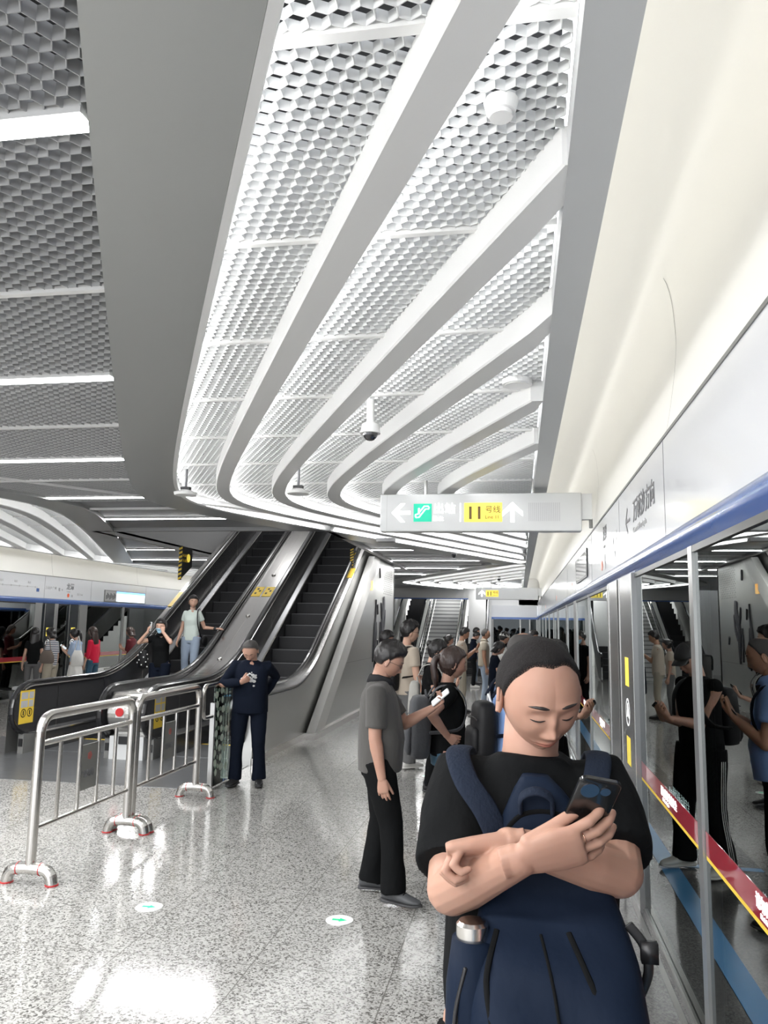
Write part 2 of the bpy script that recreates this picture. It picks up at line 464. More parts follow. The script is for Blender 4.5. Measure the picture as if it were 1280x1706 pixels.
# centre field: honeycomb before the escalators, plain panels beyond
def fright(Y): return (xbv(Y) if np.max(Y) < 19.4 else np.where(Y < 19.3, xbv(Y), xb2v(Y))) - 0.5
def in_c(X, Y):
    r = xbv(Y) - 0.49
    return (X < r) & (X > 2 * XC - r) & (Y < 9.4)
def in_c_right(X, Y): return in_c(X, Y) & (X > -7.2)
honeycomb('honeycomb_panel', in_c_right, -7.2, 0.0, 0.3, 9.4, ZS + 0.03, a=0.04, depth=0.045, pointy=False, parent=ceiling, material='comb_grey')
def centre_panel(y0, y1, hole=None):
    b = MB(); rs = []
    for Y in np.arange(y0, y1 + 0.01, 0.3):
        f = xb if Y < 19.3 else xb2
        r = min(f(Y), 0.17) - 0.45
        rs.append((Y, mir(r), r))
    for (Ya, la, ra), (Yb, lb, rb) in zip(rs[:-1], rs[1:]):
        spans = [(la, ra, lb, rb)] if hole is None else [(la, hole[0], lb, hole[0]), (hole[1], ra, hole[1], rb)]
        for p, q, p2, q2 in spans:
            if q - p < 0.02: continue
            b.add([(p, Ya, ZS + 0.06), (q, Ya, ZS + 0.06), (q2, Yb, ZS + 0.06), (p2, Yb, ZS + 0.06), (p, Ya, ZS + 0.1), (q, Ya, ZS + 0.1), (q2, Yb, ZS + 0.1), (p2, Yb, ZS + 0.1)],
                  [(0, 1, 2, 3), (4, 7, 6, 5), (0, 4, 5, 1), (2, 6, 7, 3), (1, 5, 6, 2), (0, 3, 7, 4)])
    b.build('ceiling_panel', 'dark_panel', ceiling)
centre_panel(9.4, 12.4); centre_panel(12.4, 20.5, (-7.1, -3.1)); centre_panel(20.5, 32.8)
b = MB(); b.box(XL + 0.7, 0.17, -6, 0.2, ZS + 0.06, ZS + 0.1); b.build('ceiling_panel', 'dark_panel', ceiling)

# cross slats of the centre field and of the recesses
def slat(x0, x1, Y, z, w=0.035, h=0.03):
    b = MB(); b.box(x0, x1, Y - w / 2, Y + w / 2, z, z + h); b.build('slat', 'white', ceiling)
for k in range(20):
    Y = 0.79 + 1.14 * k
    if Y > 19.5: break
    x0 = xb(Y) + 0.03
    if x0 < 0.1: slat(x0, 0.165, Y, ZH - 0.012, 0.03 if Y > 2.5 else 0.04)
for Y in (8.0, 9.14, 10.28, 11.4, 12.5): slat(XL + 0.7, mir(xb(Y)) - 0.05, Y, ZH - 0.012)
for Y in (3.2, 5.6, 7.85, 10.0): slat(mir(xb(Y) - 0.47), xb(Y) - 0.47, Y, ZS + 0.015)
for Y in (14.6, 17.3, 19.8, 22.3, 24.9): slat(-3.0, (xb(Y) if Y < 19.3 else xb2(Y)) - 0.5, Y, ZS + 0.035)
b = MB(); b.obox((-4.6, 8.9, ZS + 0.02), np.array((-1.25, -1.6, 0)) * 1.0, np.array((0.014, -0.011, 0)), (0, 0, 0.012))
b.build('slat', 'white', ceiling)
# light lines across the centre field
def light_line(x0, x1, Y, z, w, label, n):
    r = empty('ceiling_light', ((x0 + x1) / 2, Y, z))
    h = (x1 - x0) / 2
    MB().box(-h, h, -w / 2 - 0.012, w / 2 + 0.012, 0.002, 0.05).build('housing', 'white', r)
    MB().box(-h, h, -w / 2, w / 2, -0.006, 0.002).build('diffuser', 'led', r)
    if LAMP:
        ld = bpy.data.lights.new('lamp', 'AREA'); ld.shape = 'RECTANGLE'; ld.size = x1 - x0; ld.size_y = w; ld.energy = LAMP * (x1 - x0)
        lo = bpy.data.objects.new('lamp', ld); COL.objects.link(lo); lo.parent = r; lo.location = (0, 0, -0.012)
    tag(r, label, 'light', 'light lines across the central ceiling')
LL = [(-5.2, None, None), (-2.8, None, None), (-0.45, None, None), (2.03, None, None), (4.42, None, None), (6.77, None, None), (8.95, None, None), (11.08, None, None)]  # first three are unseen, added behind the camera as downward fill
names = ['long white light line far behind the photographer, last of the row', 'long white light line behind the photographer, second last of the row',
         'long white light line at the near end of the central ceiling, behind the photographer',
         'broad light line nearest the camera at the top left of the photo',
         'white light line crossing the honeycomb ceiling second from the top left',
         'third light line down in the left honeycomb ceiling, nearest the rounded soffits',
         'short light line in the narrow neck between the two grey soffits',
         'long light line just in front of the ceiling opening over the escalators']
for (Y, a, c_), nm in zip(LL, names):
    r = min(xb(Y), 0.17) - 0.5
    l = mir(r)
    z = ZS + 0.01 if Y < 9.2 else ZS + 0.035
    light_line(l, r, Y, z, 0.075 if Y < 9 else 0.06, nm, 0)
for k, (Y, nm) in enumerate(((13.4, 'first'), (15.97, 'second'), (18.6, 'third'), (21.1, 'fourth'), (23.6, 'fifth'), (26.1, 'sixth'), (28.6, 'seventh'), (31.0, 'eighth'))):
    f = xb if Y < 19.3 else xb2
    r = min(f(Y), 0.17) - 0.5
    if r > -3.0 and Y > 15: light_line(-3.05 if Y < 20.6 else -4.6, r, Y, ZS + 0.035, 0.05, nm + ' light line from the camera beyond the steel escalator wall', 0)
    if Y < 20: light_line(mir(r), -7.15, Y, ZS + 0.035, 0.05, nm + ' light line behind the escalators on the left platform side', 0)
# ceiling trims and coves along both platform edges
for sgn, nm in ((1, 'right'), (-1, 'left')):
    mx = (lambda x: x) if sgn > 0 else mir
    b = MB(); b.box(*sorted((mx(0.168), mx(0.315))), -6, 34.4, ZS - 0.005, ZS + 0.13)
    b.build('edge_trim', 'trim_grey', ceiling)
    prof = smooth_path([(0.80, 2.83, 0), (0.835, 3.02, 0), (0.868, 3.26, 0), (0.875, 3.45, 0), (0.838, 3.73, 0), (0.72, 3.86, 0), (0.5, 3.86, 0), (0.3, 3.74, 0), (0.2, 3.60, 0), (0.172, 3.42, 0)], 5)
    rs = []
    for Y in (-6, 34.4):
        rs.append([(mx(p[0]), Y, p[1]) for p in prof])
    b = MB(); n = len(prof); vv = rs[0] + rs[1]
    b.add(vv, [(j, j + 1, n + j + 1, n + j) for j in range(n - 1)])
    structure(b.build('trim_2' if sgn > 0 else 'trim_3', 'cream', None, smooth=True))
    b = MB()
    b.box(*sorted((mx(0.20), mx(0.29))), -6, 34.4, ZS + 0.13, ZS + 0.15); b.build('light_strip', 'cove_led', ceiling)
    # joints of the cove panels
    b = MB()
    for Y in (4.41, 8.8, 13.2, 17.6, 22.0, 26.4):
        pp = [(mx(p[0] - 0.002), Y, p[1]) for p in prof[:22]]
        for q0, q1 in zip(pp[:-1], pp[1:]):
            b.add([q0, q1, (q1[0], q1[1] + 0.006, q1[2]), (q0[0], q0[1] + 0.006, q0[2])], [(0, 1, 2, 3)])
    b.build('panel_joint', 'grey_plate', ceiling)
# shaft over the escalators
b = MB(); b.box(-7.2, -7.1, 12.4, 21.5, ZS, 8); b.box(-3.1, -3.0, 12.4, 21.5, ZS, 8); b.box(-7.2, -3.0, 21.5, 21.6, ZS, 8)
b.box(-7.2, -3.0, 12.3, 12.4, ZS + 0.0, 8); b.box(-7.2, -3.0, 12.3, 21.6, 8, 8.1)
structure(b.build('wall_shaft', mat('shaft_wall', (0.38, 0.38, 0.38), 0.5)))

for (y_, e_) in ((15.5, 45), (18.8, 70)):  # unseen lights added in the shaft to brighten the escalator decks
    r = empty('ceiling_light', (-5.1, y_, 7.9)); MB().box(-1.5, 1.5, -0.1, 0.1, 0.0, 0.05).build('diffuser', 'led', r)
    ld = bpy.data.lights.new('lamp', 'AREA'); ld.shape = 'RECTANGLE'; ld.size = 3.2; ld.size_y = 1.0; ld.energy = e_ * 0.9
    lo = bpy.data.objects.new('lamp', ld); COL.objects.link(lo); lo.parent = r; lo.location = (0, 0, -0.02)
    tag(r, 'light in the shaft over the %s part of the escalators' % ('lower' if y_ < 17 else 'upper'), 'light')

# ---------------------------------------------------------------- screen-door walls along both platform edges
def wall_unit(side, posts, doors, y0, y1, wn, win_n, door_n, texts):
    """side +1: right wall at XR, -1: left wall at XL; posts: (y, width); doors: panels drawn as steel leaves"""
    mx = (lambda x: x) if side > 0 else (lambda x: mir(x))
    def B(b, x0, x1, *a): a0, a1 = sorted((mx(x0), mx(x1))); return b.box(a0, a1, *a)
    w = MB(); B(w, XR, XR + 0.25, y0, y1, 2.24, 2.83)
    wl = structure(w.build('wall_' + wn, 'fascia'))
    b = MB(); rs = []
    sec = [(XR - 0.035, 2.215), (XR - 0.042, 2.25), (XR - 0.03, 2.285), (XR - 0.001, 2.30), (XR + 0.05, 2.30), (XR + 0.05, 2.18), (XR - 0.01, 2.18)]
    for Y in (y0, y1): rs.append([(mx(p[0]), Y, p[1]) for p in sec])
    b.rings(rs); b.build('blue_trim', 'blue', wl, smooth=radians(50))
    b = MB(); B(b, XR - 0.006, XR + 0.06, y0, y1, 2.828, 2.845); b.build('shadow_gap', 'grey_plate', wl)
    b = MB(); B(b, XR - 0.01, XR + 0.3, y0, y1, 2.15, 2.18); b.build('head_channel', 'black', wl)
    b = MB(); B(b, XR - 0.01, XR + 0.05, y0, y1, 0.0, 0.03); B(b, XR - 0.06, XR - 0.03, y0, y1, 0.0, 0.004)
    b.build('sill', 'alu', wl)
    b = MB(); B(b, XR + 1.3, XR + 1.35, y0 - 3, y1 + 1, -1.2, 2.6); B(b, XR + 0.2, XR + 1.35, y0 - 3, y1 + 1, -1.2, -1.15); B(b, XR + 0.2, XR + 1.35, y0 - 3, y1 + 1, 2.6, 2.65)
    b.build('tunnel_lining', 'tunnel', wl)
    for ys in texts.get('joints', []):
        b = MB(); B(b, XR - 0.0015, XR, ys, ys + 0.006, 2.30, 2.83); b.build('panel_joint', 'grey_ink', wl)
    # glass bays
    edges = sorted([(p[0], p[1], 'p') for p in posts] + [(d[0], d[1], 'd') for d in doors])
    cur = y0; k = win_n; dn = door_n
    for (ya, wd, kind) in edges + [(y1, 0, 'e')]:
        if ya - cur > 0.05:
            g = MB(); B(g, XR + 0.002, XR + 0.012, cur, ya, 0.03, 2.18)
            win = structure(g.build('window_%d' % k, 'glass')); k += 1
            if ya - cur > 0.5:
                s = MB(); B(s, XR + 0.0002, XR + 0.0018, cur + 0.01, ya - 0.01, 0.845, 0.945); s.build('warning_band', 'red', win)
                s = MB(); B(s, XR + 0.0002, XR + 0.0018, cur + 0.01, ya - 0.01, 0.828, 0.845); s.build('yellow_stripe', 'yellow', win)
                if side > 0 and ya < 12:
                    for yy in np.arange(cur + 0.25, ya - 0.9, 1.0):
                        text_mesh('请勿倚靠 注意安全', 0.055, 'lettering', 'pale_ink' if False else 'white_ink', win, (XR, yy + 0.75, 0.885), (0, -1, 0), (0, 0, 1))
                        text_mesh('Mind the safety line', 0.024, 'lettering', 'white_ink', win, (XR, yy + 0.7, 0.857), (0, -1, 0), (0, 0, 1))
        if kind == 'p':
            b = MB(); B(b, XR - 0.012, XR + 0.05, ya, ya + wd, 0.0, 2.18)
            b.build('post', 'alu', wl)
        elif kind == 'd':
            b = MB(); B(b, XR - 0.03, XR + 0.03, ya, ya + wd, 0.0, 2.18)
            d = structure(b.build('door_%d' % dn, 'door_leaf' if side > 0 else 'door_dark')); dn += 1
            hb = MB(); B(hb, XR - 0.034, XR - 0.029, ya, ya + 0.02, 0.03, 2.18); B(hb, XR - 0.034, XR - 0.029, ya + wd - 0.02, ya + wd, 0.03, 2.18)
            hb.build('door_edge', 'steel', d)
            if side > 0 and ya > 6: cur = ya + wd; continue
            # safety stickers
            yc = ya + wd * 0.5
            xs = XR - 0.0305
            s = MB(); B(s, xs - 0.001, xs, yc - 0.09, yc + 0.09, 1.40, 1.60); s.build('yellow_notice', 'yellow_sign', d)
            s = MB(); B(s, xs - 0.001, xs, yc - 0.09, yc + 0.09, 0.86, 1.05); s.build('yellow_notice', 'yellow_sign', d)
            s = MB()
            rg = []
            for rr in (0.095, 0.085): rg.append([(mx(xs - 0.0012), yc + rr * cos(a), 1.22 + rr * sin(a)) for a in np.linspace(0, 2 * pi, 28, endpoint=False)])
            s.rings(rg, cap=False)
            tr = [(yc, 1.285), (yc - 0.055, 1.18), (yc, 1.20), (yc + 0.055, 1.18)]
            s.prism(tr, 0, *sorted((mx(xs - 0.0015), mx(xs)))); s.build('arrow_sticker', 'white_ink', d)
        cur = ya + wd
    return wl

for k_, (ior_, rg_) in {'red': (2.0, 0.02)}.items():
    bb_ = M[k_].node_tree.nodes['Principled BSDF']; bb_.inputs['Coat Weight'].default_value = 1.0; bb_.inputs['Coat Roughness'].default_value = rg_; bb_.inputs['Coat IOR'].default_value = ior_
M['stripe_white'] = mat('pale_stripe', (0.72, 0.71, 0.68), 0.4)
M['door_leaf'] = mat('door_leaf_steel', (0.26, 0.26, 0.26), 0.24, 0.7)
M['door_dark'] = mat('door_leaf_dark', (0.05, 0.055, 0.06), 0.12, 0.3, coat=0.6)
pr = [(3.74, 0.085), (6.27, 0.07), (7.0, 0.27), (9.2, 0.05), (11.15, 0.5), (13.3, 0.3), (16.4, 0.3), (18.6, 0.06), (21.2, 0.4), (24.0, 0.2), (27.0, 0.3), (30.5, 0.3)]
dr = [(5.56, 0.70), (6.36, 0.62)]
wr = wall_unit(1, pr, dr, -4.0, 34.4, 'right', 1, 1, {'joints': [4.41, 6.36, 8.8, 11.3, 13.2, 17.6]})
pl = [(16.95, 0.28), (17.75, 0.14), (18.87, 0.36), (21.1, 0.12), (14.6, 0.25), (12.4, 0.3), (24.0, 0.3), (28.0, 0.3)]
dl = [(17.3, 0.42), (18.35, 0.45), (14.0, 0.5)]
wll = wall_unit(-1, pl, dl, -4.0, 34.4, 'left', 30, 10, {'joints': [17.27, 19.37, 22.5, 13.5]})

# writing and fittings on the fascias
RX = XR - 0.002
def rtext(t, size, y, z, mtl='grey_ink', xs=1.0, bold=0.0): return text_mesh(t, size, 'lettering', mtl, wr, (RX, y, z), (0, -1, 0), (0, 0, 1), xscale=xs, depth=0.001, bold=bold)
rtext('万顷沙方向', 0.165, 5.6, 2.545, xs=1.08, bold=0.002)
rtext('Towards Wanqingsha', 0.058, 5.62, 2.455, 'pale_ink', xs=1.15)
b = MB()
for q0, q1 in (((5.98, 2.575), (5.76, 2.575)), ((5.98, 2.575), (5.88, 2.665)), ((5.98, 2.575), (5.88, 2.485))):
    d = unit((0, q1[0] - q0[0], q1[1] - q0[1])); c = ((q0[0] + q1[0]) / 2, (q0[1] + q1[1]) / 2)
    h = np.hypot(q1[0] - q0[0], q1[1] - q0[1]) / 2
    b.obox((RX, c[0], c[1]), d * h, np.cross(d, (1, 0, 0)) * 0.011, (0.001, 0, 0))
b.build('direction_arrow', 'grey_ink', wr)
rtext('龙潭', 0.15, 7.6, 2.615, xs=1.1)
rtext('Longtan', 0.05, 7.55, 2.54, 'pale_ink')
MB().cyl((RX - 0.002, 7.72, 2.395), 0.05, 0.002, axis=0).build('route_spot', 'orange', wr)
MB().box(RX - 0.001, RX, 7.42, 7.50, 2.34, 2.48).build('route_block', 'pale_ink', wr)
b = MB()
b.prism([(6.74, 2.50), (6.80, 2.50), (6.77, 2.60)], 0, RX - 0.001, RX); b.prism([(6.66, 2.44), (6.72, 2.44), (6.69, 2.36)], 0, RX - 0.001, RX)
b.box(RX - 0.001, RX, 6.55, 6.57, 2.36, 2.60); b.build('small_symbols', 'pale_ink', wr)
for Y, z in ((12.0, 2.42), (17.0, 2.42), (24.0, 2.42)):
    MB().cyl((RX - 0.002, Y, z), 0.05, 0.002, axis=0).build('route_spot', 'orange', wr)
s = empty('display_screen', (XR, 10.2, 2.56))
MB().box(-0.014, -0.003, -0.9, 0.85, -0.17, 0.16).build('bezel', 'black', s)
MB().box(-0.016, -0.010, -0.84, 0.79, -0.145, 0.135).build('screen_glass', mat('screen_off', (0.03, 0.03, 0.035), 0.03, coat=1.0), s)
tag(s, 'dark reflective display screen set into the right-hand fascia beyond the station name', 'screen')

LXF = XL + 0.002
def ltext(t, size, y, z, mtl='grey_ink', xs=1.0, bold=0.0): return text_mesh(t, size, 'lettering', mtl, wll, (LXF, y, z), (0, 1, 0), (0, 0, 1), xscale=xs, depth=0.001, bold=bold)
ltext('龙潭', 0.17, 18.2, 2.56, bold=0.003)
ltext('Longtan', 0.05, 18.22, 2.48, 'pale_ink')
ltext('万顷沙 广州', 0.09, 17.3, 2.52, 'pale_ink')
ltext('往 →', 0.09, 17.85, 2.5, 'grey_ink')
ltext('出口 Exit', 0.07, 18.7, 2.42, 'pale_ink')
ltext('11', 0.09, 18.42, 2.36, 'black_ink')
MB().cyl((LXF, 18.3, 2.40), 0.05, 0.002, axis=0).build('route_spot', 'orange', wll)
b = MB(); b.box(LXF, LXF + 0.001, 14.4, 17.0, 2.54, 2.55)
for i in range(9): b.cyl((LXF, 14.5 + i * 0.3, 2.545), 0.02, 0.002, axis=0, n=12)
b.build('line_map', 'pale_ink', wll)
MB().box(LXF, LXF + 0.001, 16.95, 17.06, 2.44, 2.52).build('route_badge', 'blue', wll)
for i in range(5): ltext('站名', 0.06, 14.6 + i * 0.5, 2.62, 'pale_ink')
s = empty('display_screen', (XL, 21.25, 2.47))
MB().box(0.0, 0.012, -1.2, 1.2, -0.165, 0.155).build('bezel', 'grey_plate', s)
MB().box(0.010, 0.016, -0.55, 1.17, -0.145, 0.08).build('screen_glass', 'screen_w', s)
MB().box(0.010, 0.016, -0.55, 1.17, 0.08, 0.14).build('screen_header', 'screen', s)
b = MB(); b.box(0.010, 0.016, -1.17, -0.55, -0.145, 0.14); b.build('picture_area', 'pale_ink', s)
b = MB()
for i in range(9): b.box(0.016, 0.018, -1.12 + i * 0.06, -1.09 + i * 0.06, -0.1 + 0.02 * (i % 3), 0.02 + 0.03 * ((i * 2) % 3))
b.build('picture_shapes', 'black_ink', s)
tag(s, 'lit blue and white display screen on the left-hand fascia beside the station name', 'screen')

# ---------------------------------------------------------------- far end of the platform
b = MB(); b.box(-0.0, XR + 0.2, 34.4, 34.6, 2.74, ZS + 0.6); b.box(-1.3, 0.85, 34.4, 34.6, 2.72, ZS); b.box(-1.30, -1.16, 34.35, 34.6, 0, 2.9)
w = structure(b.build('wall_back', 'white'))
MB().box(-1.16, 0.78, 34.36, 34.5, 2.22, 2.72).build('fascia_panel', 'fascia', w)
MB().box(-1.16, 0.78, 34.33, 34.4, 2.13, 2.22).build('blue_trim', 'blue', w)
g = structure(MB().box(-1.16, 0.78, 34.42, 34.44, 0.0, 2.13).build('window_60', 'glass_end'))
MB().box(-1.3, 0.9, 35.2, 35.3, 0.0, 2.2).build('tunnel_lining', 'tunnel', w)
for x in (-1.14, 0.02, 0.42, 0.72): MB().box(x, x + 0.06, 34.38, 34.46, 0, 2.13).build('post', 'alu', w)
MB().box(-1.98, -1.3, 31.6, 31.9, 0, ZS).build('column', 'white', w)
b = MB(); b.box(XL, -4.9, 34.4, 34.6, 0, ZS + 0.3); structure(b.build('wall_front', 'white'))
b = MB(); b.box(-5.2, -1.9, 32.9, 33.1, 2.95, 6.5); b.box(-5.2, -1.2, 40, 40.1, 0, 6.5); b.box(-5.25, -5.15, 33, 40, 0, 6.5); b.box(-1.28, -1.2, 34.6, 40, 0, 6.5); b.box(-5.2, -1.2, 33, 40, 6.5, 6.6)
structure(b.build('wall_stairwell', 'white'))
MB().box(-5.2, -1.9, 32.86, 33.12, 2.90, 2.95).build('trim_4', 'blue').__setitem__('kind', 'structure')

for (x_, y_, z_, sx_, sy_, e_) in ((-3.5, 36.5, 6.3, 2.6, 5.0, 230), (-0.9, 31.5, ZS + .02, 1.5, 3.0, 50)):  # lamps added to brighten the far stairwell and the platform end
    r = empty('ceiling_light', (x_, y_, z_)); MB().box(-sx_ / 2, sx_ / 2, -0.1, 0.1, 0.0, 0.03).build('diffuser', 'led', r)
    ld = bpy.data.lights.new('lamp', 'AREA'); ld.shape = 'RECTANGLE'; ld.size = sx_; ld.size_y = sy_; ld.energy = e_
    lo = bpy.data.objects.new('lamp', ld); COL.objects.link(lo); lo.parent = r; lo.location = (0, 0, -0.02)
    tag(r, 'light high in the far stairwell above the pale staircase' if z_ > 5 else 'light under the ceiling in front of the dark screen doors closing the platform', 'light')
M['stone_step'] = mat('pale_stone_step', (0.74, 0.74, 0.73), 0.4); M['step_edge'] = mat('step_edge_grey', (0.34, 0.34, 0.34), 0.6)
st = empty('staircase', (-3.0, 29.6, 0))
for i in range(22):
    MB().box(-0.62, 0.62, i * 0.3, i * 0.3 + 0.31, 0.0 if i == 0 else i * 0.155 - 0.02, (i + 1) * 0.155).box(-0.62, 0.62, i * 0.3 - 0.006, i * 0.3, (i + 1) * 0.155 - 0.06, (i + 1) * 0.155 - 0.01, 1).build('step', ['stone_step', 'step_edge'], st)
for sx in (-0.66, 0.66):
    b = MB(); b.add([(sx - .01, -0.1, 0.1), (sx - .01, 6.6, 3.5), (sx - .01, 6.6, 4.4), (sx - .01, -0.1, 1.0), (sx + .01, -0.1, 0.1), (sx + .01, 6.6, 3.5), (sx + .01, 6.6, 4.4), (sx + .01, -0.1, 1.0)],
          [(0, 1, 2, 3), (7, 6, 5, 4), (0, 4, 5, 1), (1, 5, 6, 2), (2, 6, 7, 3), (3, 7, 4, 0)])
    b.build('glass_balustrade', 'clear', st)
    MB().tube([(sx, -0.1, 1.0), (sx, 6.6, 4.4)], 0.035).build('handrail', 'steel2', st)
    MB().tube([(sx * .93, -0.1, 0.85), (sx * .93, 6.6, 4.25)], 0.02).build('handrail', 'steel2', st)
tag(st, 'pale wide staircase between glass balustrades at the far end of the platform', 'stairs')

# ---------------------------------------------------------------- escalators
def esc_z(Y, Y0=12.55, k=0.577, soft=0.9):
    """rise of the escalator line at Y, smooth start"""
    t = Y - Y0
    if t < -soft: return 0.0
    if t > soft: return k * t
    return k * (t + soft) ** 2 / (4 * soft)

def escalator(label, xc, y_start, y_top, width=1.0, half=0.72, full=True, wide_left=0.0, wide_right=0.0):
    e = empty('escalator', (xc, y_start, 0)); X0, Yb = xc, y_start
    yn = 9.62
    Ys = list(np.arange(10.1, 14.0, 0.15)) + list(np.arange(14.0, y_top + 0.1, 0.6))
    for s in (-1, 1):
        x = s * (half - 0.09)
        top = [(Y, 0.93 + esc_z(Y)) for Y in Ys]
        bot = [(Y, 0.24 + esc_z(Y)) for Y in Ys]
        # newel: half circle at the front
        nc = (10.1, 0.60); nr = 0.33
        front = [(nc[0] - nr * sin(a) * 1.25, nc[1] + nr * cos(a)) for a in np.linspace(pi, 0, 14)]
        poly = [(Yb_, z) for Yb_, z in front] + top[1:]
        low = [(Y, max(0.27, 0.24 + esc_z(Y))) for Y in Ys][::-1]
        # panel as strips
        b = MB(); up = front + top[1:]
        # fan for the newel
        ring_top = [(Y - Yb, z) for Y, z in top]; ring_bot = [(Y - Yb, z) for Y, z in [(Y, 0.27 + max(0, esc_z(Y) - 0.03)) for Y in Ys]]
        t = 0.03
        for (ya, za), (yb_, zb), (yc_, zc), (yd, zd) in zip(ring_bot[:-1], ring_bot[1:], ring_top[1:], ring_top[:-1]):
            b.add([(x - t, ya, za), (x - t, yb_, zb), (x - t, yc_, zc), (x - t, yd, zd), (x + t, ya, za), (x + t, yb_, zb), (x + t, yc_, zc), (x + t, yd, zd)],
                  [(0, 3, 2, 1), (4, 5, 6, 7)] + ([(2, 3, 7, 6)]) + [(0, 1, 5, 4)])
        b.prism([(p[0] - Yb, p[1]) for p in front], 0, x - t, x + t)
        b.build('balustrade', 'steel_dark', e)
        # steel seams between balustrade panels
        for Y in (10.7, 12.0, 13.3, 14.8, 16.3, 17.8):
            sb = MB(); sb.add([(x - s * (t + .002), Y - Yb, .3 + esc_z(Y)), (x - s * (t + .002), Y - Yb + .018, .3 + esc_z(Y)), (x - s * (t + .002), Y - Yb + .018, .9 + esc_z(Y)), (x - s * (t + .002), Y - Yb, .9 + esc_z(Y))], [(0, 1, 2, 3)])
            sb.build('panel_seam', 'steel', e)
        hp = [(x, p[0] - Yb, p[1]) for p in [(10.6, 0.245)] + front + top[1:]]
        hp = [(q[0], q[1], q[2] + (0.015 if i > 8 else -0.01)) for i, q in enumerate(hp)]
        MB().tube(hp, (0.042, 0.03), n=10, ref=(1, 0, 0)).build('handrail', 'rail', e)
        # bright edge strip under the handrail, inner side
        hp2 = [(x - s * 0.045, p[1], p[2] - 0.05) for p in hp[12:]]
        MB().tube(hp2, 0.011, n=6).build('rail_track', 'steel2', e)
        # skirt and its bright top moulding
        b = MB(); xs = s * (width / 2)
        for Ya, Yc in zip(Ys[:-1], Ys[1:]):
            if Ya < 10.2: continue
            za, zb = esc_z(Ya), esc_z(Yc)
            b.add([(xs, Ya - Yb, za - 0.3 if za > .3 else 0.0), (xs, Yc - Yb, zb - 0.3 if zb > .3 else 0.0), (xs, Yc - Yb, zb + 0.26), (xs, Ya - Yb, za + 0.26),
                   (x, Yc - Yb, zb + 0.31), (x, Ya - Yb, za + 0.31)], [(0, 1, 2, 3), (3, 2, 4, 5)])
        b.build('skirt', 'steel_dark', e)
        MB().tube([(xs, Y - Yb, esc_z(Y) + 0.27) for Y in Ys if Y > 10.2], 0.016, n=6).build('skirt_moulding', 'steel2', e)
        # newel base box
        MB().box(x - 0.04, x + 0.04, 9.95 - Yb, 10.6 - Yb, 0.0, 0.27).build('newel_base', 'grey_plate', e)
        MB().box(x - 0.03, x + 0.03, 9.942 - Yb, 9.95 - Yb, 0.10, 0.2).build('sensor', 'black', e)
    # comb plate and steps
    MB().box(-width / 2, width / 2, 10.3 - Yb, 11.4 - Yb, 0.0, 0.012).build('comb_plate', 'landing', e)
    MB().box(-width / 2, width / 2, 11.36 - Yb, 11.4 - Yb, 0.012, 0.016).build('comb_edge', 'yellow', e)
    run = 0.40; Y = 11.4; proto = None; zp = 0.0
    i = 0
    while Y < y_top:
        z = esc_z(Y + run / 2); 
        if z > 0.02: z = max(z, 0.02)
        bb = MB(); bb.box(-width / 2 + 0.004, width / 2 - 0.004, 0, run + 0.01, -0.26, 0)
        if proto is None:
            sm = MB(); sm.box(-width / 2 + 0.004, width / 2 - 0.004, 0, run + 0.01, -0.26, 0)
            sm.box(-width / 2 + 0.004, width / 2 - 0.004, -0.004, 0.012, -0.012, 0.002)
            proto = sm.build('step', 'step', e); stp = proto
            nz = MB(); nz.box(-width / 2 + 0.01, width / 2 - 0.01, -0.006, 0.004, -0.008, 0.0025); nose = nz.build('step_nosing', 'nosing', proto)
        else:
            stp = proto.copy(); COL.objects.link(stp); stp.parent = e
            n2 = nose.copy(); COL.objects.link(n2); n2.parent = stp
        stp.location = (0, Y - Yb, z + 0.008)
        Y += run; i += 1
    tag(e, label, 'escalator')
    return e
M['nosing'] = mat('step_nosing_grey', (0.12, 0.12, 0.125), 0.4, 0.5)
X1, X2 = -6.0, -4.13
e1 = escalator('left escalator, the one the two women are riding down', X1, 9.6, 20.0)
e2 = escalator('right escalator with empty dark steps, behind the man in the navy sweater', X2, 9.6, 20.0)

# decks beside and between the escalators (bright steel tops with studs)
def deck(name, x0, x1, E, front=True, studs=True, dz=0.0):
    Ys = list(np.arange(9.95, 14.0, 0.15)) + list(np.arange(14.0, 20.2, 0.6))
    cx = (x0 + x1) / 2; h = (x1 - x0) / 2
    b = MB(); rs = []
    for Y in Ys:
        z = 0.86 + dz + esc_z(Y); rs.append([(-h, Y - 9.9, z - 0.04), (h, Y - 9.9, z - 0.04), (h, Y - 9.9, z), (-h, Y - 9.9, z)])
    b.rings(rs); d = b.build('deck', 'deck_steel', E); d.location = (cx - E.location[0], 9.9 - E.location[1], 0)
    MB().add([p for Y in Ys for p in ((-0.004, Y - 9.9, 0.862 + dz + esc_z(Y)), (0.004, Y - 9.9, 0.862 + dz + esc_z(Y)))],
             [(2 * i, 2 * i + 1, 2 * i + 3, 2 * i + 2) for i in range(len(Ys) - 1)]).build('deck_seam', 'steel2', d)
    if studs:
        for Y in (10.15, 11.6, 13.05, 14.4, 15.9):
            MB().ell((0, Y - 9.9, 0.862 + dz + esc_z(Y)), 0.045, 0.045, 0.03).build('stud', 'steel2', d)
    return d, cx, h
M['deck_steel'] = bump_noise(mat('deck_brushed_steel', (0.42, 0.41, 0.40), 0.24, 1.0), 30, 0.03, 0.002, 2, (20, 1, 1))
d, cx, h = deck('deck', -5.325, -4.81, e2)
MB().cyl((-h + 0.03, 0.12, 0.60), 0.26, 2 * h - 0.06, n=32, axis=0).build('rounded_end', 'steel2', d)
MB().box(-h + 0.02, h - 0.02, 0.1, 2.0, 0.3, 0.82).build('housing', 'steel', d)
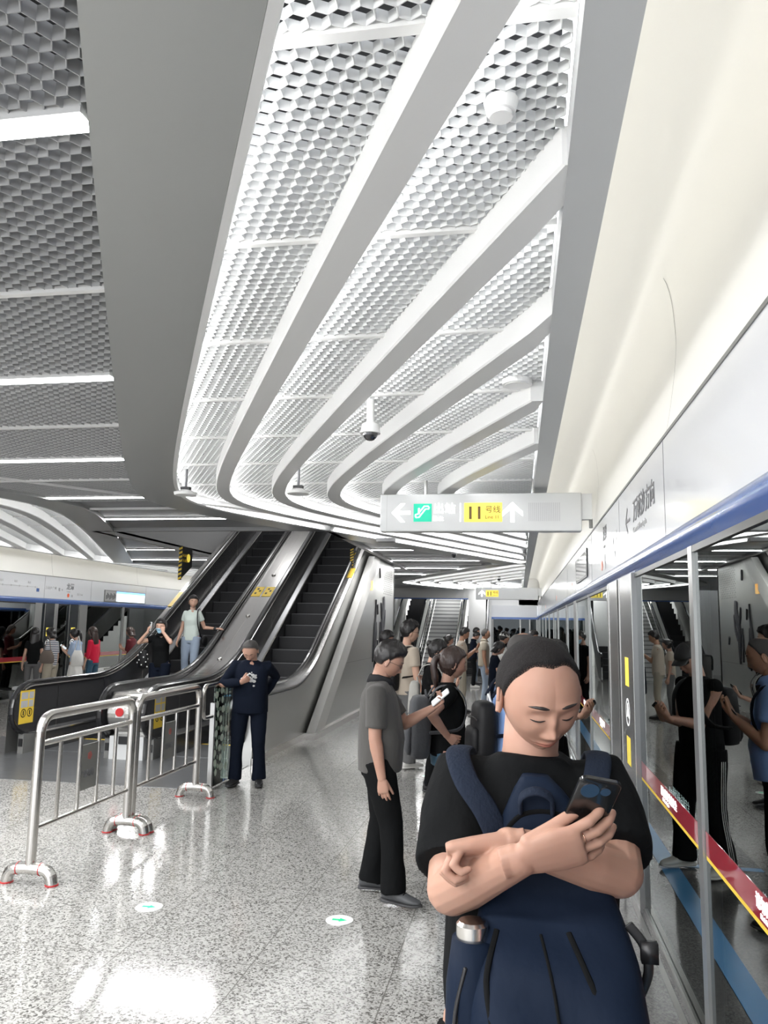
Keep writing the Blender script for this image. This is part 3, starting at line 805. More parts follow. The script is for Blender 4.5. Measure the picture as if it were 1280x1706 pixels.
MB().box(-h + 0.02, h - 0.02, -0.02, 1.0, 0.0, 0.30).build('base_box', 'sign_body', d)
MB().box(-0.11, 0.1, -0.03, -0.02, 0.2, 0.3).build('sensor', 'black', d)
text_mesh('1', 0.13, 'lettering', 'black_ink', d, (0.02, -0.024, 0.04), (1, 0, 0), (0, 0, 1))
MB().cyl((-0.05, -0.165, 0.62), 0.055, 0.02, axis=1).build('stop_button', 'redspot', d)
MB().box(-0.11, 0.01, -0.142, -0.13, 0.55, 0.69).build('button_plate', 'plastic_w', d)
MB().box(0.1, 0.18, -0.142, -0.12, 0.74, 0.80).build('small_label', 'black_ink', d)
for (xx, Y) in ((-0.11, 15.25), (0.11, 15.25)):
    z = 0.866 + esc_z(Y)
    b = MB(); b.obox((xx, Y - 9.9, z), (0.09, 0, 0), np.array((0, 0.2 * 0.866, 0.2 * 0.5)), (0, -0.001, 0.002)); n_ = b.build('yellow_notice', 'yellow', d)
    for q in ((-.03, -.08), (.035, 0.02), (-.02, .1)):
        b = MB(); b.obox((xx + q[0], Y - 9.9 + q[1] * .866, z + 0.004 + q[1] * .5), (0.02, 0, 0), np.array((0, 0.03 * .866, .015)), (0, -.0005, .001)); b.build('pictogram', 'black_ink', d)

d, cx, h = deck('deck', -3.53, -3.36, e2, studs=False, dz=0.0)
# cladding below the right deck down to the floor
Ys = list(np.arange(9.9, 14.0, 0.15)) + list(np.arange(14.0, 20.2, 0.6))
b = MB()
for Ya, Yc in zip(Ys[:-1], Ys[1:]):
    za, zb = 0.83 + esc_z(Ya), 0.83 + esc_z(Yc)
    def lo(Y): return 0.0 if Y < 12.4 else max(0, (Y - 12.9) * 0.63)
    b.add([(h, Ya - 9.9, lo(Ya)), (h, Yc - 9.9, lo(Yc)), (h, Yc - 9.9, zb), (h, Ya - 9.9, za)], [(0, 1, 2, 3)])
b.box(-h, h, 0, 0.01, 0, 0.83)
b.build('side_cladding', 'wallclad', d)
MB().box(h - 0.01, h + 0.02, 0.0, 2.6, 0, 0.09).build('kick_plate', 'steel2', d)
for (xx, Y) in ((0, 16.0),):
    z = 0.866 + esc_z(Y); b = MB(); b.obox((xx, Y - 9.9, z), (0.07, 0, 0), np.array((0, 0.22 * 0.866, 0.22 * 0.5)), (0, -0.001, 0.002)); b.build('yellow_notice', 'yellow', d)

d, cx, h = deck('deck', -6.82, -6.70, e1, studs=False, dz=0.02)
z = 0.89 + esc_z(14.9); b = MB(); b.obox((0, 5.0, z), (0.055, 0, 0), np.array((0, 0.3 * 0.866, 0.3 * 0.5)), (0, -0.001, 0.002)); b.build('yellow_notice', 'yellow', d)
b = MB()
for Ya, Yc in zip(Ys[:-1], Ys[1:]):
    za, zb = 0.83 + esc_z(Ya), 0.83 + esc_z(Yc)
    b.add([(-h, Ya - 9.9, max(0, za - 1.0)), (-h, Yc - 9.9, max(0, zb - 1.0)), (-h, Yc - 9.9, zb), (-h, Ya - 9.9, za)], [(0, 1, 2, 3)])
b.build('side_cladding', 'wallclad', d)


# notice stickers on the newels
def newel_notice(x, Y, E):
    r = MB().box(0, 0.002, -0.16, 0.16, -0.22, 0.22).build('notice', 'yellow', E); r.location = (x - E.location[0], Y - E.location[1], 0.62)
    for i, (y, z, w_, h_) in enumerate(((-0.06, .15, .075, .045), (.09, .15, .05, .045), (-0.06, .04, .075, .045), (.09, .04, .05, .045))):
        MB().box(0.002, 0.003, y - w_, y + w_, z - h_, z + h_).build('text_box', 'pale_ink', r)
    for y in (-.07, .07):
        rg = [[(0.003, y + rr * cos(a), -0.08 + rr * sin(a)) for a in np.linspace(0, 2 * pi, 24, endpoint=False)] for rr in (.058, .044)]
        MB().rings(rg, cap=False).build('ring_symbol', 'black_ink', r)
        MB().box(0.003, 0.004, y - .012, y + .012, -.11, -.05).build('figure', 'black_ink', r)
    r['label'] = 'yellow notice sheet with two ring symbols'
newel_notice(X1 - 0.60 - 0.0, 9.98, e1)
newel_notice(X2 - 0.60 - 0.0, 10.1, e2)

# warning boards hanging where the escalators enter the ceiling
def warn_board(x, Y, z0, z1, label, mirror=1):
    r = empty('warning_board', (x, Y, z0)); H = z1 - z0
    MB().add([(0, 0, 0), (0, 0.55, 0.30), (0, 0.55, H), (0, 0, H), (0.02, 0, 0), (0.02, 0.55, 0.3), (0.02, 0.55, H), (0.02, 0, H)],
             [(0, 1, 2, 3), (7, 6, 5, 4), (0, 4, 5, 1), (1, 5, 6, 2), (2, 6, 7, 3), (3, 7, 4, 0)]).build('board', 'black', r)
    n = 8
    b = MB(); b.box(-0.02, 0.05, -0.012, 0, 0, H); b.build('striped_edge', 'black', r)
    for i in range(n):
        z = H * i / n
        MB().add([(-0.02, -0.014, z), (0.05, -0.014, z + 0.03), (0.05, -0.014, z + 0.03 + H / n * .5), (-0.02, -0.014, z + H / n * .5)], [(0, 1, 2, 3)]).build('yellow_stripe', 'yellow', r)
    MB().cyl((0.021, 0.36, H * .68), 0.085, 0.003, axis=0).build('warning_disc', 'yellow_sign', r)
    text_mesh('小心夹头', 0.07, 'lettering', 'yellow', r, (0.022, 0.05, H * .7), (0, 1, 0), (0, 0, 1))
    text_mesh('当心碰撞', 0.07, 'lettering', 'yellow', r, (0.022, 0.05, H * .55), (0, 1, 0), (0, 0, 1))
    tag(r, label, 'warning board')
warn_board(-6.68, 14.8, 2.62, 3.30, 'black warning board with yellow stripes hanging over the left side of the left escalator')
warn_board(-3.50, 16.3, 2.95, 3.40, 'yellow and black striped warning board over the right handrail of the right escalator')

# steel wall beyond the right escalator
wa = MB(); wa.prism([(12.9, 0.1), (20.3, 0.1), (20.3, ZS + .02), (17.95, ZS + .02)], 0, -3.3, -3.2)
wa.box(-3.3, -3.2, 20.2, 20.3, 0.1, ZS)
wf = structure(wa.build('wall_escalator', 'wallclad'))
MB().prism([(12.35, 0.1), (12.95, 0.1), (18.0, ZS + .02), (17.3, ZS + .02)], 0, -3.31, -3.17).build('pale_stripe', 'stripe_white', wf)
MB().box(-3.36, -3.15, 12.3, 20.3, 0.0, 0.1).build('skirting', 'steel2', wf)
MB().box(-7.1, -3.2, 20.25, 20.32, 0.0, ZS).build('end_face', 'wallclad', wf)
MB().box(-7.0, -6.9, 12.5, 20.3, 0.0, 1.0).build('side_face', 'wallclad', wf)
for Y in (15.6, 18.2): MB().box(-3.2, -3.199, Y, Y + 0.006, (Y - 12.9) * .6, ZS).build('panel_joint', 'grey_plate', wf)
MB().box(-3.2, -3.199, 14.6, 20.3, 1.08, 1.085).build('panel_joint', 'grey_plate', wf)
honeyb = MB()
for i in range(10):
    for j in range(14):
        honeyb.cyl((-3.199, 18.7 + i * 0.14 + 0.07 * (j % 2), 2.55 + j * 0.05), 0.018, 0.002, n=6, axis=0)
honeyb.build('perforated_panel', 'grey_plate', wf)
MB().box(-3.2, -3.17, 16.9, 17.1, 2.55, 2.75).build('lamp_plate', mat('warm_lamp', (1, .6, .2), .4, emit=0.8), wf)
art = empty('wall_relief', (-3.19, 18.4, 1.1))
def blob(pts, r):
    MB().tube(smooth_path([(0.0, p[0], p[1]) for p in pts], 5), [(q, 0.02) for q in np.interp(np.linspace(0, 1, 5 * (len(pts) - 1) + 1), np.linspace(0, 1, len(r)), r)], n=8, ref=(0, 1, 0)).build('ink_stroke', 'art', art)
blob([(-0.75, 1.25), (-0.78, .9), (-0.85, .62), (-1.0, 0.1), (-1.05, -.1)], [.03, .05, .12, .06, .02])
blob([(-0.72, .75), (-0.72, .5), (-.82, .2), (-.7, -.1)], [.05, .1, .06, .03])
blob([(-0.55, 1.15), (-0.52, .95)], [.04, .02]); blob([(-.5, .35), (-.5, .0), (-.62, -.06)], [.03, .05, .03])
blob([(0.28, 1.35), (.3, 1.1), (.1, .75), (.12, .4), (.1, 0.0)], [.12, .16, .14, .12, .05])
blob([(0.45, 1.05), (.4, .75), (.22, .5)], [.05, .07, .05]); blob([(-.08, 1.2), (0.0, .95), (.08, .75)], [.04, .05, .04])
blob([(-.15, .75), (-.16, .4), (-.14, .05)], [.04, .07, .03]); blob([(.95, .55), (1.0, .4)], [.05, .03])
blob([(-0.3, 2.0), (-0.27, 1.8)], [.04, .05])
tag(art, 'dark brushed ink-like relief figures on the steel wall by the far escalators', 'wall art')

# far escalators (either side of the far staircase)
def far_escalator(xc, label):
    e = empty('escalator', (xc, 29.4, 0))
    for i in range(17):
        MB().box(-0.38, 0.38, 0.4 * i, 0.4 * i + 0.42, 0.22 * i - 0.2, 0.22 * i + 0.03).build('step', 'step', e)
    for s in (-1, 1):
        x = s * 0.5
        MB().add([(x - .015, -0.9, 0.05), (x - .015, .2, 0.05), (x - .015, 6.6, 3.65), (x - .015, 6.6, 4.5), (x - .015, .1, .92), (x - .015, -.9, .92), (x + .015, -0.9, 0.05), (x + .015, .2, 0.05), (x + .015, 6.6, 3.65), (x + .015, 6.6, 4.5), (x + .015, .1, .92), (x + .015, -.9, .92)],
                 [(0, 1, 4, 5), (1, 2, 3, 4), (11, 10, 7, 6), (10, 9, 8, 7), (5, 4, 10, 11), (4, 3, 9, 10), (0, 5, 11, 6), (0, 6, 7, 1), (1, 7, 8, 2)]).build('balustrade', 'wallclad', e)
        MB().tube(fillet([(x, -.9, .5), (x, -0.95, .94), (x, .1, .94), (x, 6.6, 4.52)], .2), .035, n=8).build('handrail', 'rail', e)
    tag(e, label, 'escalator')
far_escalator(-4.35, 'small far escalator with dark steps left of the pale staircase at the platform end')
far_escalator(-1.74, 'small far escalator right of the pale staircase, beside the white column')

# ---------------------------------------------------------------- hanging signs
def escalator_icon(parent, x, y, z, s):
    MB().box(x - s / 2, x + s / 2, y - 0.002, y, z - s / 2, z + s / 2).build('green_plate', 'green_sign', parent)
    p = [(-.36, -.26), (-.2, -.26), (.16, .2), (.34, .2), (.36, .28), (.3, .36), (.1, .36), (-.26, -.08), (-.38, -.1), (-.4, -.18)]
    pts = [(x + q[0] * s, y - 0.004, z + q[1] * s) for q in p]
    MB().tube(pts + [pts[0]], s * 0.04, n=6).build('escalator_symbol', 'white_ink', parent)
    MB().tube([(x - .2 * s, y - .004, z + .22 * s), (x - .2 * s, y - .004, z - .05 * s)], s * .05, n=6).build('figure_symbol', 'white_ink', parent)
def arrow(parent, x, y, z, s, d):
    b = MB()
    dx, dz = d; px_, pz_ = -dz, dx
    def q(a, c): return (x + (a * dx + c * px_) * s, z + (a * dz + c * pz_) * s)
    shaft = [q(-.5, -.1), q(.3, -.1), q(.3, .1), q(-.5, .1)]
    b.prism(shaft, 1, y - 0.003, y)
    for sg in (1, -1):
        b.prism([q(.5, 0), q(.02, .5 * sg), q(-.22, .5 * sg), q(.22, 0.0)][::sg], 1, y - 0.003, y)
    b.build('arrow', 'white_ink', parent)
def hanging_sign(x0, x1, Y, z0, z1, label, full):
    s = empty('hanging_sign', (0, Y, 0)); w = MB()
    w.box(x0, x1, 0, 0.16, z0, z1); body = w.build('sign_box', 'sign_body', s)
    bv = body.modifiers.new('b', 'BEVEL'); bv.width = 0.012; bv.segments = 2
    MB().box(x0 + 0.075, x0 + 0.078, -0.001, 0, z0, z1).build('edge_line', 'pale_ink', s)
    MB().box(x1, x1 + 0.11, 0.03, 0.13, z0 + 0.13, z1 - 0.01).build('bracket', 'pale_white', s)
    MB().cyl((x1 + 0.1, 0.08, z0 + 0.04), 0.02, 0.1, n=12).build('bracket_foot', 'grey_plate', s)
    zc = (z0 + z1) / 2
    if full:
        arrow(s, x0 + 0.235, -0.001, zc, 0.21, (-1, 0))
        escalator_icon(s, x0 + 0.475, -0.001, zc, 0.20)
        text_mesh('出站', 0.125, 'lettering', 'white_ink', s, (x0 + 0.59, -0.002, zc + 0.0), (1, 0, 0), (0, 0, 1), bold=0.0022)
        text_mesh('Exit', 0.075, 'lettering', 'white_ink', s, (x0 + 0.59, -0.002, zc - 0.09), (1, 0, 0), (0, 0, 1), bold=0.0012)
        MB().box(x0 + 0.883, x0 + 0.895, -0.003, 0, zc - 0.1, zc + 0.1).build('divider', 'white_ink', s)
        yx = x0 + 0.93
    else:
        arrow(s, x0 + 0.2, -0.001, zc, 0.22, (0, 1)); yx = x0 + 0.33
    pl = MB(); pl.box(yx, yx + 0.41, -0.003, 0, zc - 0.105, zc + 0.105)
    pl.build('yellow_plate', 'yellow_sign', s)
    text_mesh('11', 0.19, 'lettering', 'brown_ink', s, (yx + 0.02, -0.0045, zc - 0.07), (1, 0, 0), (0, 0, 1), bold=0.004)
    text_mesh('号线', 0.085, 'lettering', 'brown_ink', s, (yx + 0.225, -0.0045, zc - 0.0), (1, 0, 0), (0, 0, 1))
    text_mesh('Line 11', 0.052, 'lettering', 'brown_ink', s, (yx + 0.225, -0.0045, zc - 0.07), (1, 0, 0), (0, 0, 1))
    if full:
        arrow(s, yx + 0.52, -0.001, zc, 0.22, (0, 1))
        b = MB()
        for i in range(17): b.box(yx + 0.69 + i * 0.02, yx + 0.70 + i * 0.02, -0.002, 0, zc - 0.1, zc + 0.1)
        b.build('grille', 'pale_grille', s)
    for xx in (x0 + 0.5, x1 - 0.5): MB().cyl((xx, 0.08, z1), 0.018, ZS + 0.1 - z1, n=10).build('hanger', 'alu', s)
    tag(s, label, 'sign')
M['pale_white'] = mat('bracket_white', (0.7, 0.71, 0.71), 0.4)
M['pale_grille'] = mat('speaker_grille', (0.55, 0.55, 0.56), 0.5)
hanging_sign(-1.51, 0.665, 8.5, 2.82, 3.235, 'large white hanging sign with left arrow, green Exit symbol and yellow Line 11 plate', True)
hanging_sign(-1.39, 0.62, 26.0, 2.68, 3.07, 'smaller-looking far hanging sign with an up arrow and yellow 11 plate', False)
hanging_sign(-9.6, -7.5, 26.0, 2.68, 3.07, 'far hanging sign over the left platform side behind the escalators', False)

# ---------------------------------------------------------------- ceiling devices
r = empty('smoke_detector', (-0.044, 2.29, ZH)); MB().cyl((0, 0, -0.035), 0.045, 0.04, r2=0.055, n=32).build('base', 'plastic_w', r); MB().cyl((0, 0, -0.05), 0.036, 0.015, n=32).build('cap', 'plastic_w', r)
tag(r, 'small round white smoke detector between the first two ceiling beams', 'smoke detector')
r = empty('downlight', (0.0, 5.15, ZH)); MB().cyl((0, 0, -0.03), 0.10, 0.035, n=36).build('rim', 'plastic_w', r); MB().cyl((0, 0, -0.034), 0.08, 0.004, n=36).build('face', 'plastic_w', r)
tag(r, 'round white disc fitting in the honeycomb ceiling near the grey edge trim', 'ceiling fitting')
r = empty('security_camera', (-1.06, 5.5, 3.2))
MB().cyl((0, 0, 0.05), 0.028, 0.2, n=16).build('stem', 'plastic_w', r); MB().cyl((0, 0, -0.02), 0.075, 0.07, n=32, r2=0.06).build('housing', 'plastic_w', r)
MB().cyl((0, 0, 0.05), 0.05, 0.02, n=24, r2=0.03).build('collar', 'plastic_w', r)
MB().ell((0, 0, -0.02), 0.055, 0.055, 0.055).build('dome', 'lens', r)
tag(r, 'white dome security camera with dark lens hanging under the honeycomb ceiling', 'camera')
for (x, y, lab) in ((-3.52, 7.85, 'white disc wireless unit on a short bracket in the left corner of the glowing recess'), (-2.27, 7.85, 'white disc wireless unit hanging between the first and second curved beams')):
    r = empty('wireless_unit', (x, y, 3.17)); MB().cyl((0, 0, -0.03), 0.115, 0.03, n=32, r2=0.125).build('disc', 'plastic_w', r); MB().cyl((0, 0, 0.0), 0.1, 0.025, n=32, r2=0.06).build('back_plate', 'plastic_w', r)
    MB().box(-0.05, 0.05, -0.03, 0.03, 0.025, 0.06).build('joint', 'black', r); MB().cyl((0, 0, 0.06), 0.014, 0.195, n=10).build('stem', 'grey_ink', r)
    tag(r, lab, 'wireless unit')
for (x, y, lab) in ((-1.32, 16.3, 'small dark dome camera under the far ceiling beyond the large sign'), (-0.6, 24.6, 'tiny dark dome camera above the far hanging sign')):
    r = empty('security_camera', (x, y, ZS - 0.02)); MB().cyl((0, 0, 0), 0.06, 0.03, n=20).build('mount', 'plastic_w', r); MB().ell((0, 0, 0), 0.055, 0.055, 0.08).build('dome', 'lens', r)
    tag(r, lab, 'camera')
r = empty('ceiling_speaker', (-2.3, 13.6, ZS - 0.05)); MB().box(-0.16, 0.16, -0.1, 0.1, 0, 0.06).build('box', 'pale_grille', r); MB().box(-0.14, 0.14, -0.08, 0.08, -0.006, 0).build('grille', 'grey_plate', r)
tag(r, 'small grey box fitting under the ceiling just left below the large sign', 'ceiling fitting')

# ---------------------------------------------------------------- railings in front of the escalators
def railing(Y0, Y1, x, label, plate):
    r = empty('railing', (x, Y0, 0)); Lr = Y1 - Y0
    f = fillet([(0, 0, 0.09), (0, 0, 1.12), (0, Lr, 1.12), (0, Lr, 0.09)], 0.14, 8)
    MB().tube(f, 0.035, n=20, ref=(1, 0, 0), round_end=False).build('frame', 'steel2', r)
    MB().tube([(0, 0, 0.93), (0, Lr, 0.93)], 0.021, n=12).build('mid_rail', 'steel2', r)
    MB().tube([(0, 0, 0.36), (0, Lr, 0.36)], 0.016, n=12).build('bottom_rail', 'steel2', r)
    for i in range(4):
        y = Lr * (i + 1) / 5
        MB().tube([(0, y, 0.36), (0, y, 0.93)], 0.0155, n=12).build('bar', 'steel2', r)
    y0, y1 = Lr * 2 / 5 + 0.012, Lr * 3 / 5 - 0.012
    p = MB().box(-0.004, 0.004, y0, y1, 0.50, 0.84).build('plate', 'grey_plate', r)
    MB().cyl((0.004, (y0 + y1) / 2, 0.75), 0.034, 0.002, n=5, axis=0).build('emblem', 'plate_red', p)
    text_mesh('广州地铁', 0.055, 'lettering', 'grey_ink', p, (0.006, y0 + 0.0, 0.60), (0, 1, 0), (0, 0, 1), bold=0.002, xscale=0.9)
    for y in (0, Lr):
        ft = MB().tube(smooth_path([(-0.17, y, 0.012), (-0.15, y, 0.07), (-0.09, y, 0.1), (0.09, y, 0.1), (0.15, y, 0.07), (0.17, y, 0.012)], 5), 0.040, n=16, ref=(0, 1, 0)).build('foot', 'steel2', r)
        for xx in (-0.085, 0.085):
            MB().cyl((xx - 0.006, y, 0.1), 0.0425, 0.005, n=20, axis=0).build('red_ring', 'redspot', ft)
        for xx in (-0.17, 0.17):
            MB().cyl((xx, y, 0.002), 0.045, 0.007, n=20).build('red_seal', 'redspot', ft)
    tag(r, label, 'railing')
M['plate_red'] = mat('faded_red', (0.35, 0.10, 0.09), 0.5)
railing(5.22, 6.58, -3.33, 'stainless crowd railing at the far left, nearest to the camera', True)
railing(6.66, 8.05, -3.33, 'stainless crowd railing second from the camera, between the near one and the glass screen', True)
# steel end loop and glass screen with frosted ovals
g = empty('glass_screen', (-3.32, 8.3, 0))
MB().tube(fillet([(0, 0.42, 1.12), (0, -0.16, 1.12), (0, -0.16, 0.78), (0, 0.14, 0.78)], 0.09, 8), 0.022, n=12, ref=(1, 0, 0)).build('rail_loop', 'steel2', g)
MB().box(-0.025, 0.025, 0.1, 0.14, 0.0, 0.92).build('post', 'alu', g)
pn = MB().box(-0.008, 0.008, 0.15, 0.66, 0.02, 1.1).build('glass_panel', 'clear', g)
k = 0
for i in range(3):
    for j in range(9):
        y = 0.22 + i * 0.15 + 0.03 * ((j * 7) % 3 - 1); z = 1.0 - j * 0.105 + 0.02 * ((i * 5) % 3)
        if z < 0.1 or (i == 2 and j % 2): continue
        MB().ell((0.0095, y, z), 0.002, 0.055 - 0.01 * ((i + j) % 3), 0.04, n=12, k=6).build('frosted_oval', 'leafy', pn)
tag(g, 'glass screen with frosted green oval pattern and steel rail loop beside the man in navy', 'screen')

# ---------------------------------------------------------------- floor markers and tape
def marker(x, y, label, r_=0.085):
    m_ = empty('floor_marker', (x, y, 0.0)); MB().cyl((0, 0, 0), r_, 0.004, n=40).build('disc', 'marker_white', m_)
    b = MB(); b.prism([(-.045, -.012), (.0, -.012), (.0, -.028), (.045, 0.0), (.0, .028), (.0, .012), (-.045, .012)], 2, 0.004, 0.005)
    b.build('green_arrow', 'marker_green', m_); tag(m_, label, 'floor marker')
M['marker_white'] = mat('marker_disc', (0.8, 0.82, 0.8), 0.25)
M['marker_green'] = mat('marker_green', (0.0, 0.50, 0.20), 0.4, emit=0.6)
marker(-2.33, 4.98, 'round floor marker with green arrow, the left one in the foreground')
marker(-1.10, 5.02, 'round floor marker with green arrow just left of the feet of the grey polo man')
marker(-1.11, 9.8, 'small far floor marker with green arrow near the ponytail woman', 0.07)
for i, (x0, x1, y0, y1, lb) in enumerate(((0.38, 0.52, -2, 33, 'long blue floor tape running beside the screen doors'), (-0.24, 0.38, 6.66, 6.74, 'short blue floor tape crossing the dark stone strip'))):
    t = MB().box(x0, x1, y0, y1, 0.001, 0.003).build('floor_tape', 'tape'); tag(t, lb, 'tape')

# ================================================================ people
def skin_mat(name, c):
    m_ = mat(name, c, 0.5, spec=0.35, sss=0.12)
    L = m_.node_tree.links; b_ = m_.node_tree.nodes['Principled BSDF']
    at_ = N(m_, 'ShaderNodeAttribute', attribute_name='lip')
    mx = N(m_, 'ShaderNodeMix', data_type='RGBA'); mx.inputs[6].default_value = (*c, 1)
    mx.inputs[7].default_value = (c[0] * 0.82, c[1] * 0.52, c[2] * 0.52, 1)
    L.new(at_.outputs['Fac'], mx.inputs[0])
    nz = N(m_, 'ShaderNodeTexNoise'); nz.inputs['Scale'].default_value = 14; nz.inputs['Detail'].default_value = 3
    mx2 = N(m_, 'ShaderNodeMix', data_type='RGBA', blend_type='MULTIPLY'); mx2.inputs[0].default_value = 0.25
    cr = N(m_, 'ShaderNodeValToRGB'); cr.color_ramp.elements[0].color = (0.86, 0.70, 0.68, 1); cr.color_ramp.elements[1].color = (1, 1, 1, 1)
    cr.color_ramp.elements[0].position = 0.35; cr.color_ramp.elements[1].position = 0.62
    tc = N(m_, 'ShaderNodeTexCoord'); L.new(tc.outputs['Object'], nz.inputs['Vector'])
    L.new(nz.outputs['Fac'], cr.inputs[0]); L.new(mx.outputs[2], mx2.inputs[6]); L.new(cr.outputs[0], mx2.inputs[7])
    L.new(mx2.outputs[2], b_.inputs['Base Color'])
    return m_
M['skin'] = skin_mat('skin', (0.455, 0.265, 0.195))
M['skin_pale'] = skin_mat('skin_pale', (0.62, 0.39, 0.29))
M['skin_tan'] = skin_mat('skin_tan', (0.42, 0.23, 0.15))
M['hair_black'] = bump_noise(mat('black_hair', (0.012, 0.010, 0.010), 0.38, spec=0.5), 90, 0.5, 0.004, 3, (1, 1, 0.15))
M['hair_brown'] = bump_noise(mat('dark_brown_hair', (0.035, 0.020, 0.016), 0.38, spec=0.5), 90, 0.5, 0.004, 3, (1, 1, 0.15))
M['hair_buzz'] = bump_noise(mat('cropped_hair', (0.014, 0.012, 0.012), 0.7, spec=0.2), 420, 0.9, 0.004, 2)
M['hair_grey'] = bump_noise(mat('grey_cropped_hair', (0.075, 0.07, 0.068), 0.6, spec=0.3), 380, 0.8, 0.003, 2, colvar=0.4)
for hk_ in ('hair_buzz', 'hair_grey', 'hair_black', 'hair_brown'):
    m_ = M[hk_]; L_ = m_.node_tree.links; b_ = m_.node_tree.nodes['Principled BSDF']
    a_ = N(m_, 'ShaderNodeAttribute', attribute_name='cover'); n_ = N(m_, 'ShaderNodeTexNoise'); n_.inputs['Scale'].default_value = 700; n_.inputs['Detail'].default_value = 1
    tc_ = N(m_, 'ShaderNodeTexCoord'); L_.new(tc_.outputs['Object'], n_.inputs['Vector'])
    k_ = N(m_, 'ShaderNodeMapRange'); k_.inputs[1].default_value = .28; k_.inputs[2].default_value = .72; L_.new(n_.outputs['Fac'], k_.inputs[0])
    s_ = N(m_, 'ShaderNodeMath', operation='SUBTRACT'); L_.new(a_.outputs['Fac'], s_.inputs[0]); L_.new(k_.outputs[0], s_.inputs[1])
    q_ = N(m_, 'ShaderNodeMath', operation='GREATER_THAN'); q_.inputs[1].default_value = -0.02; L_.new(s_.outputs[0], q_.inputs[0])
    L_.new(q_.outputs[0], b_.inputs['Alpha'])
M['eye_dark'] = mat('lash_dark', (0.015, 0.010, 0.009), 0.4)
def cloth(name, c, rough=0.85, scale=28, st=0.35, fine=True):
    m_ = mat(name, c, rough, spec=0.2)
    b_ = m_.node_tree.nodes['Principled BSDF']; b_.inputs['Sheen Weight'].default_value = 0.12 if max(c) > .05 else 0.0; b_.inputs['Specular IOR Level'].default_value = .2 if max(c) > .05 else .08
    return bump_noise(m_, scale, st, 0.012, 4, (1, 1, 0.6))
M['polo_grey'] = cloth('grey_polo', (0.085, 0.082, 0.078))
M['polo_trim'] = cloth('dark_grey_trim', (0.030, 0.030, 0.032))
M['black_cloth'] = cloth('black_cloth', (0.0075, 0.008, 0.0085))
M['navy_cloth'] = cloth('navy_cloth', (0.007, 0.010, 0.019))
M['tan_cloth'] = cloth('tan_cloth', (0.50, 0.43, 0.35))
M['mint_cloth'] = cloth('pale_mint_cloth', (0.66, 0.74, 0.69))
M['jeans_pale'] = cloth('pale_jeans', (0.33, 0.40, 0.50), scale=60)
M['jeans_blue'] = cloth('blue_jeans', (0.045, 0.105, 0.16), scale=60)
M['grey_cloth'] = cloth('grey_trousers', (0.14, 0.14, 0.14))
M['blue_cloth'] = cloth('light_blue_polo', (0.24, 0.38, 0.70))
M['red_cloth'] = cloth('red_cloth', (0.60, 0.015, 0.05))
M['burgundy'] = cloth('burgundy_cloth', (0.09, 0.012, 0.016))
M['white_cloth'] = cloth('white_cloth', (0.72, 0.71, 0.68))
M['paleblue_cloth'] = cloth('pale_blue_blouse', (0.36, 0.45, 0.60))
M['beige_cloth'] = cloth('beige_cloth', (0.38, 0.34, 0.27))
M['mask_blue'] = mat('blue_face_mask', (0.38, 0.62, 0.78), 0.7)
M['shoe_black'] = mat('black_shoe', (0.016, 0.016, 0.017), 0.5)
M['shoe_grey'] = mat('grey_shoe', (0.075, 0.078, 0.083), 0.6)
M['sole_grey'] = mat('grey_sole', (0.04, 0.04, 0.043), 0.6)
M['shoe_white'] = mat('white_shoe', (0.66, 0.65, 0.62), 0.55)
M['bag_navy'] = cloth('navy_backpack_cloth', (0.008, 0.014, 0.029), 0.6, 20, 0.3)
M['bag_strap'] = cloth('navy_strap', (0.016, 0.022, 0.037), 0.75, 160, 0.3)
M['bag_black'] = mat('black_bag', (0.008, 0.008, 0.009), 0.55, spec=0.25)
M['bag_grey'] = cloth('grey_bag', (0.075, 0.078, 0.085), 0.8, 60, 0.3)
M['bag_pale'] = cloth('pale_grey_bag', (0.42, 0.41, 0.38), 0.8, 60, 0.3)
M['bag_taupe'] = cloth('taupe_bag', (0.16, 0.13, 0.11), 0.7, 60, 0.2)
M['phone_black'] = mat('phone_black', (0.010, 0.011, 0.012), 0.22, 0.3, coat=0.5)
M['phone_white'] = mat('phone_white', (0.72, 0.72, 0.72), 0.25)
M['phone_lit'] = mat('phone_screen', (0.75, 0.82, 0.86), 0.15, emit=0.4)
M['gold'] = mat('rose_gold', (0.75, 0.42, 0.30), 0.25, 1.0)
def stripes_mat():
    m_ = mat('striped_cloth', (0.7, 0.7, 0.7), 0.85); L = m_.node_tree.links; b_ = m_.node_tree.nodes['Principled BSDF']
    tc = N(m_, 'ShaderNodeTexCoord'); sp = N(m_, 'ShaderNodeSeparateXYZ'); L.new(tc.outputs['Object'], sp.inputs[0])
    a = N(m_, 'ShaderNodeMath', operation='MULTIPLY'); a.inputs[1].default_value = 26; L.new(sp.outputs[2], a.inputs[0])
    f = N(m_, 'ShaderNodeMath', operation='FRACT'); L.new(a.outputs[0], f.inputs[0])
    g = N(m_, 'ShaderNodeMath', operation='GREATER_THAN'); g.inputs[1].default_value = 0.5; L.new(f.outputs[0], g.inputs[0])
    mx = N(m_, 'ShaderNodeMix', data_type='RGBA'); mx.inputs[6].default_value = (0.72, 0.72, 0.70, 1); mx.inputs[7].default_value = (0.03, 0.045, 0.09, 1)
    L.new(g.outputs[0], mx.inputs[0]); L.new(mx.outputs[2], b_.inputs['Base Color']); return m_
M['striped'] = stripes_mat()

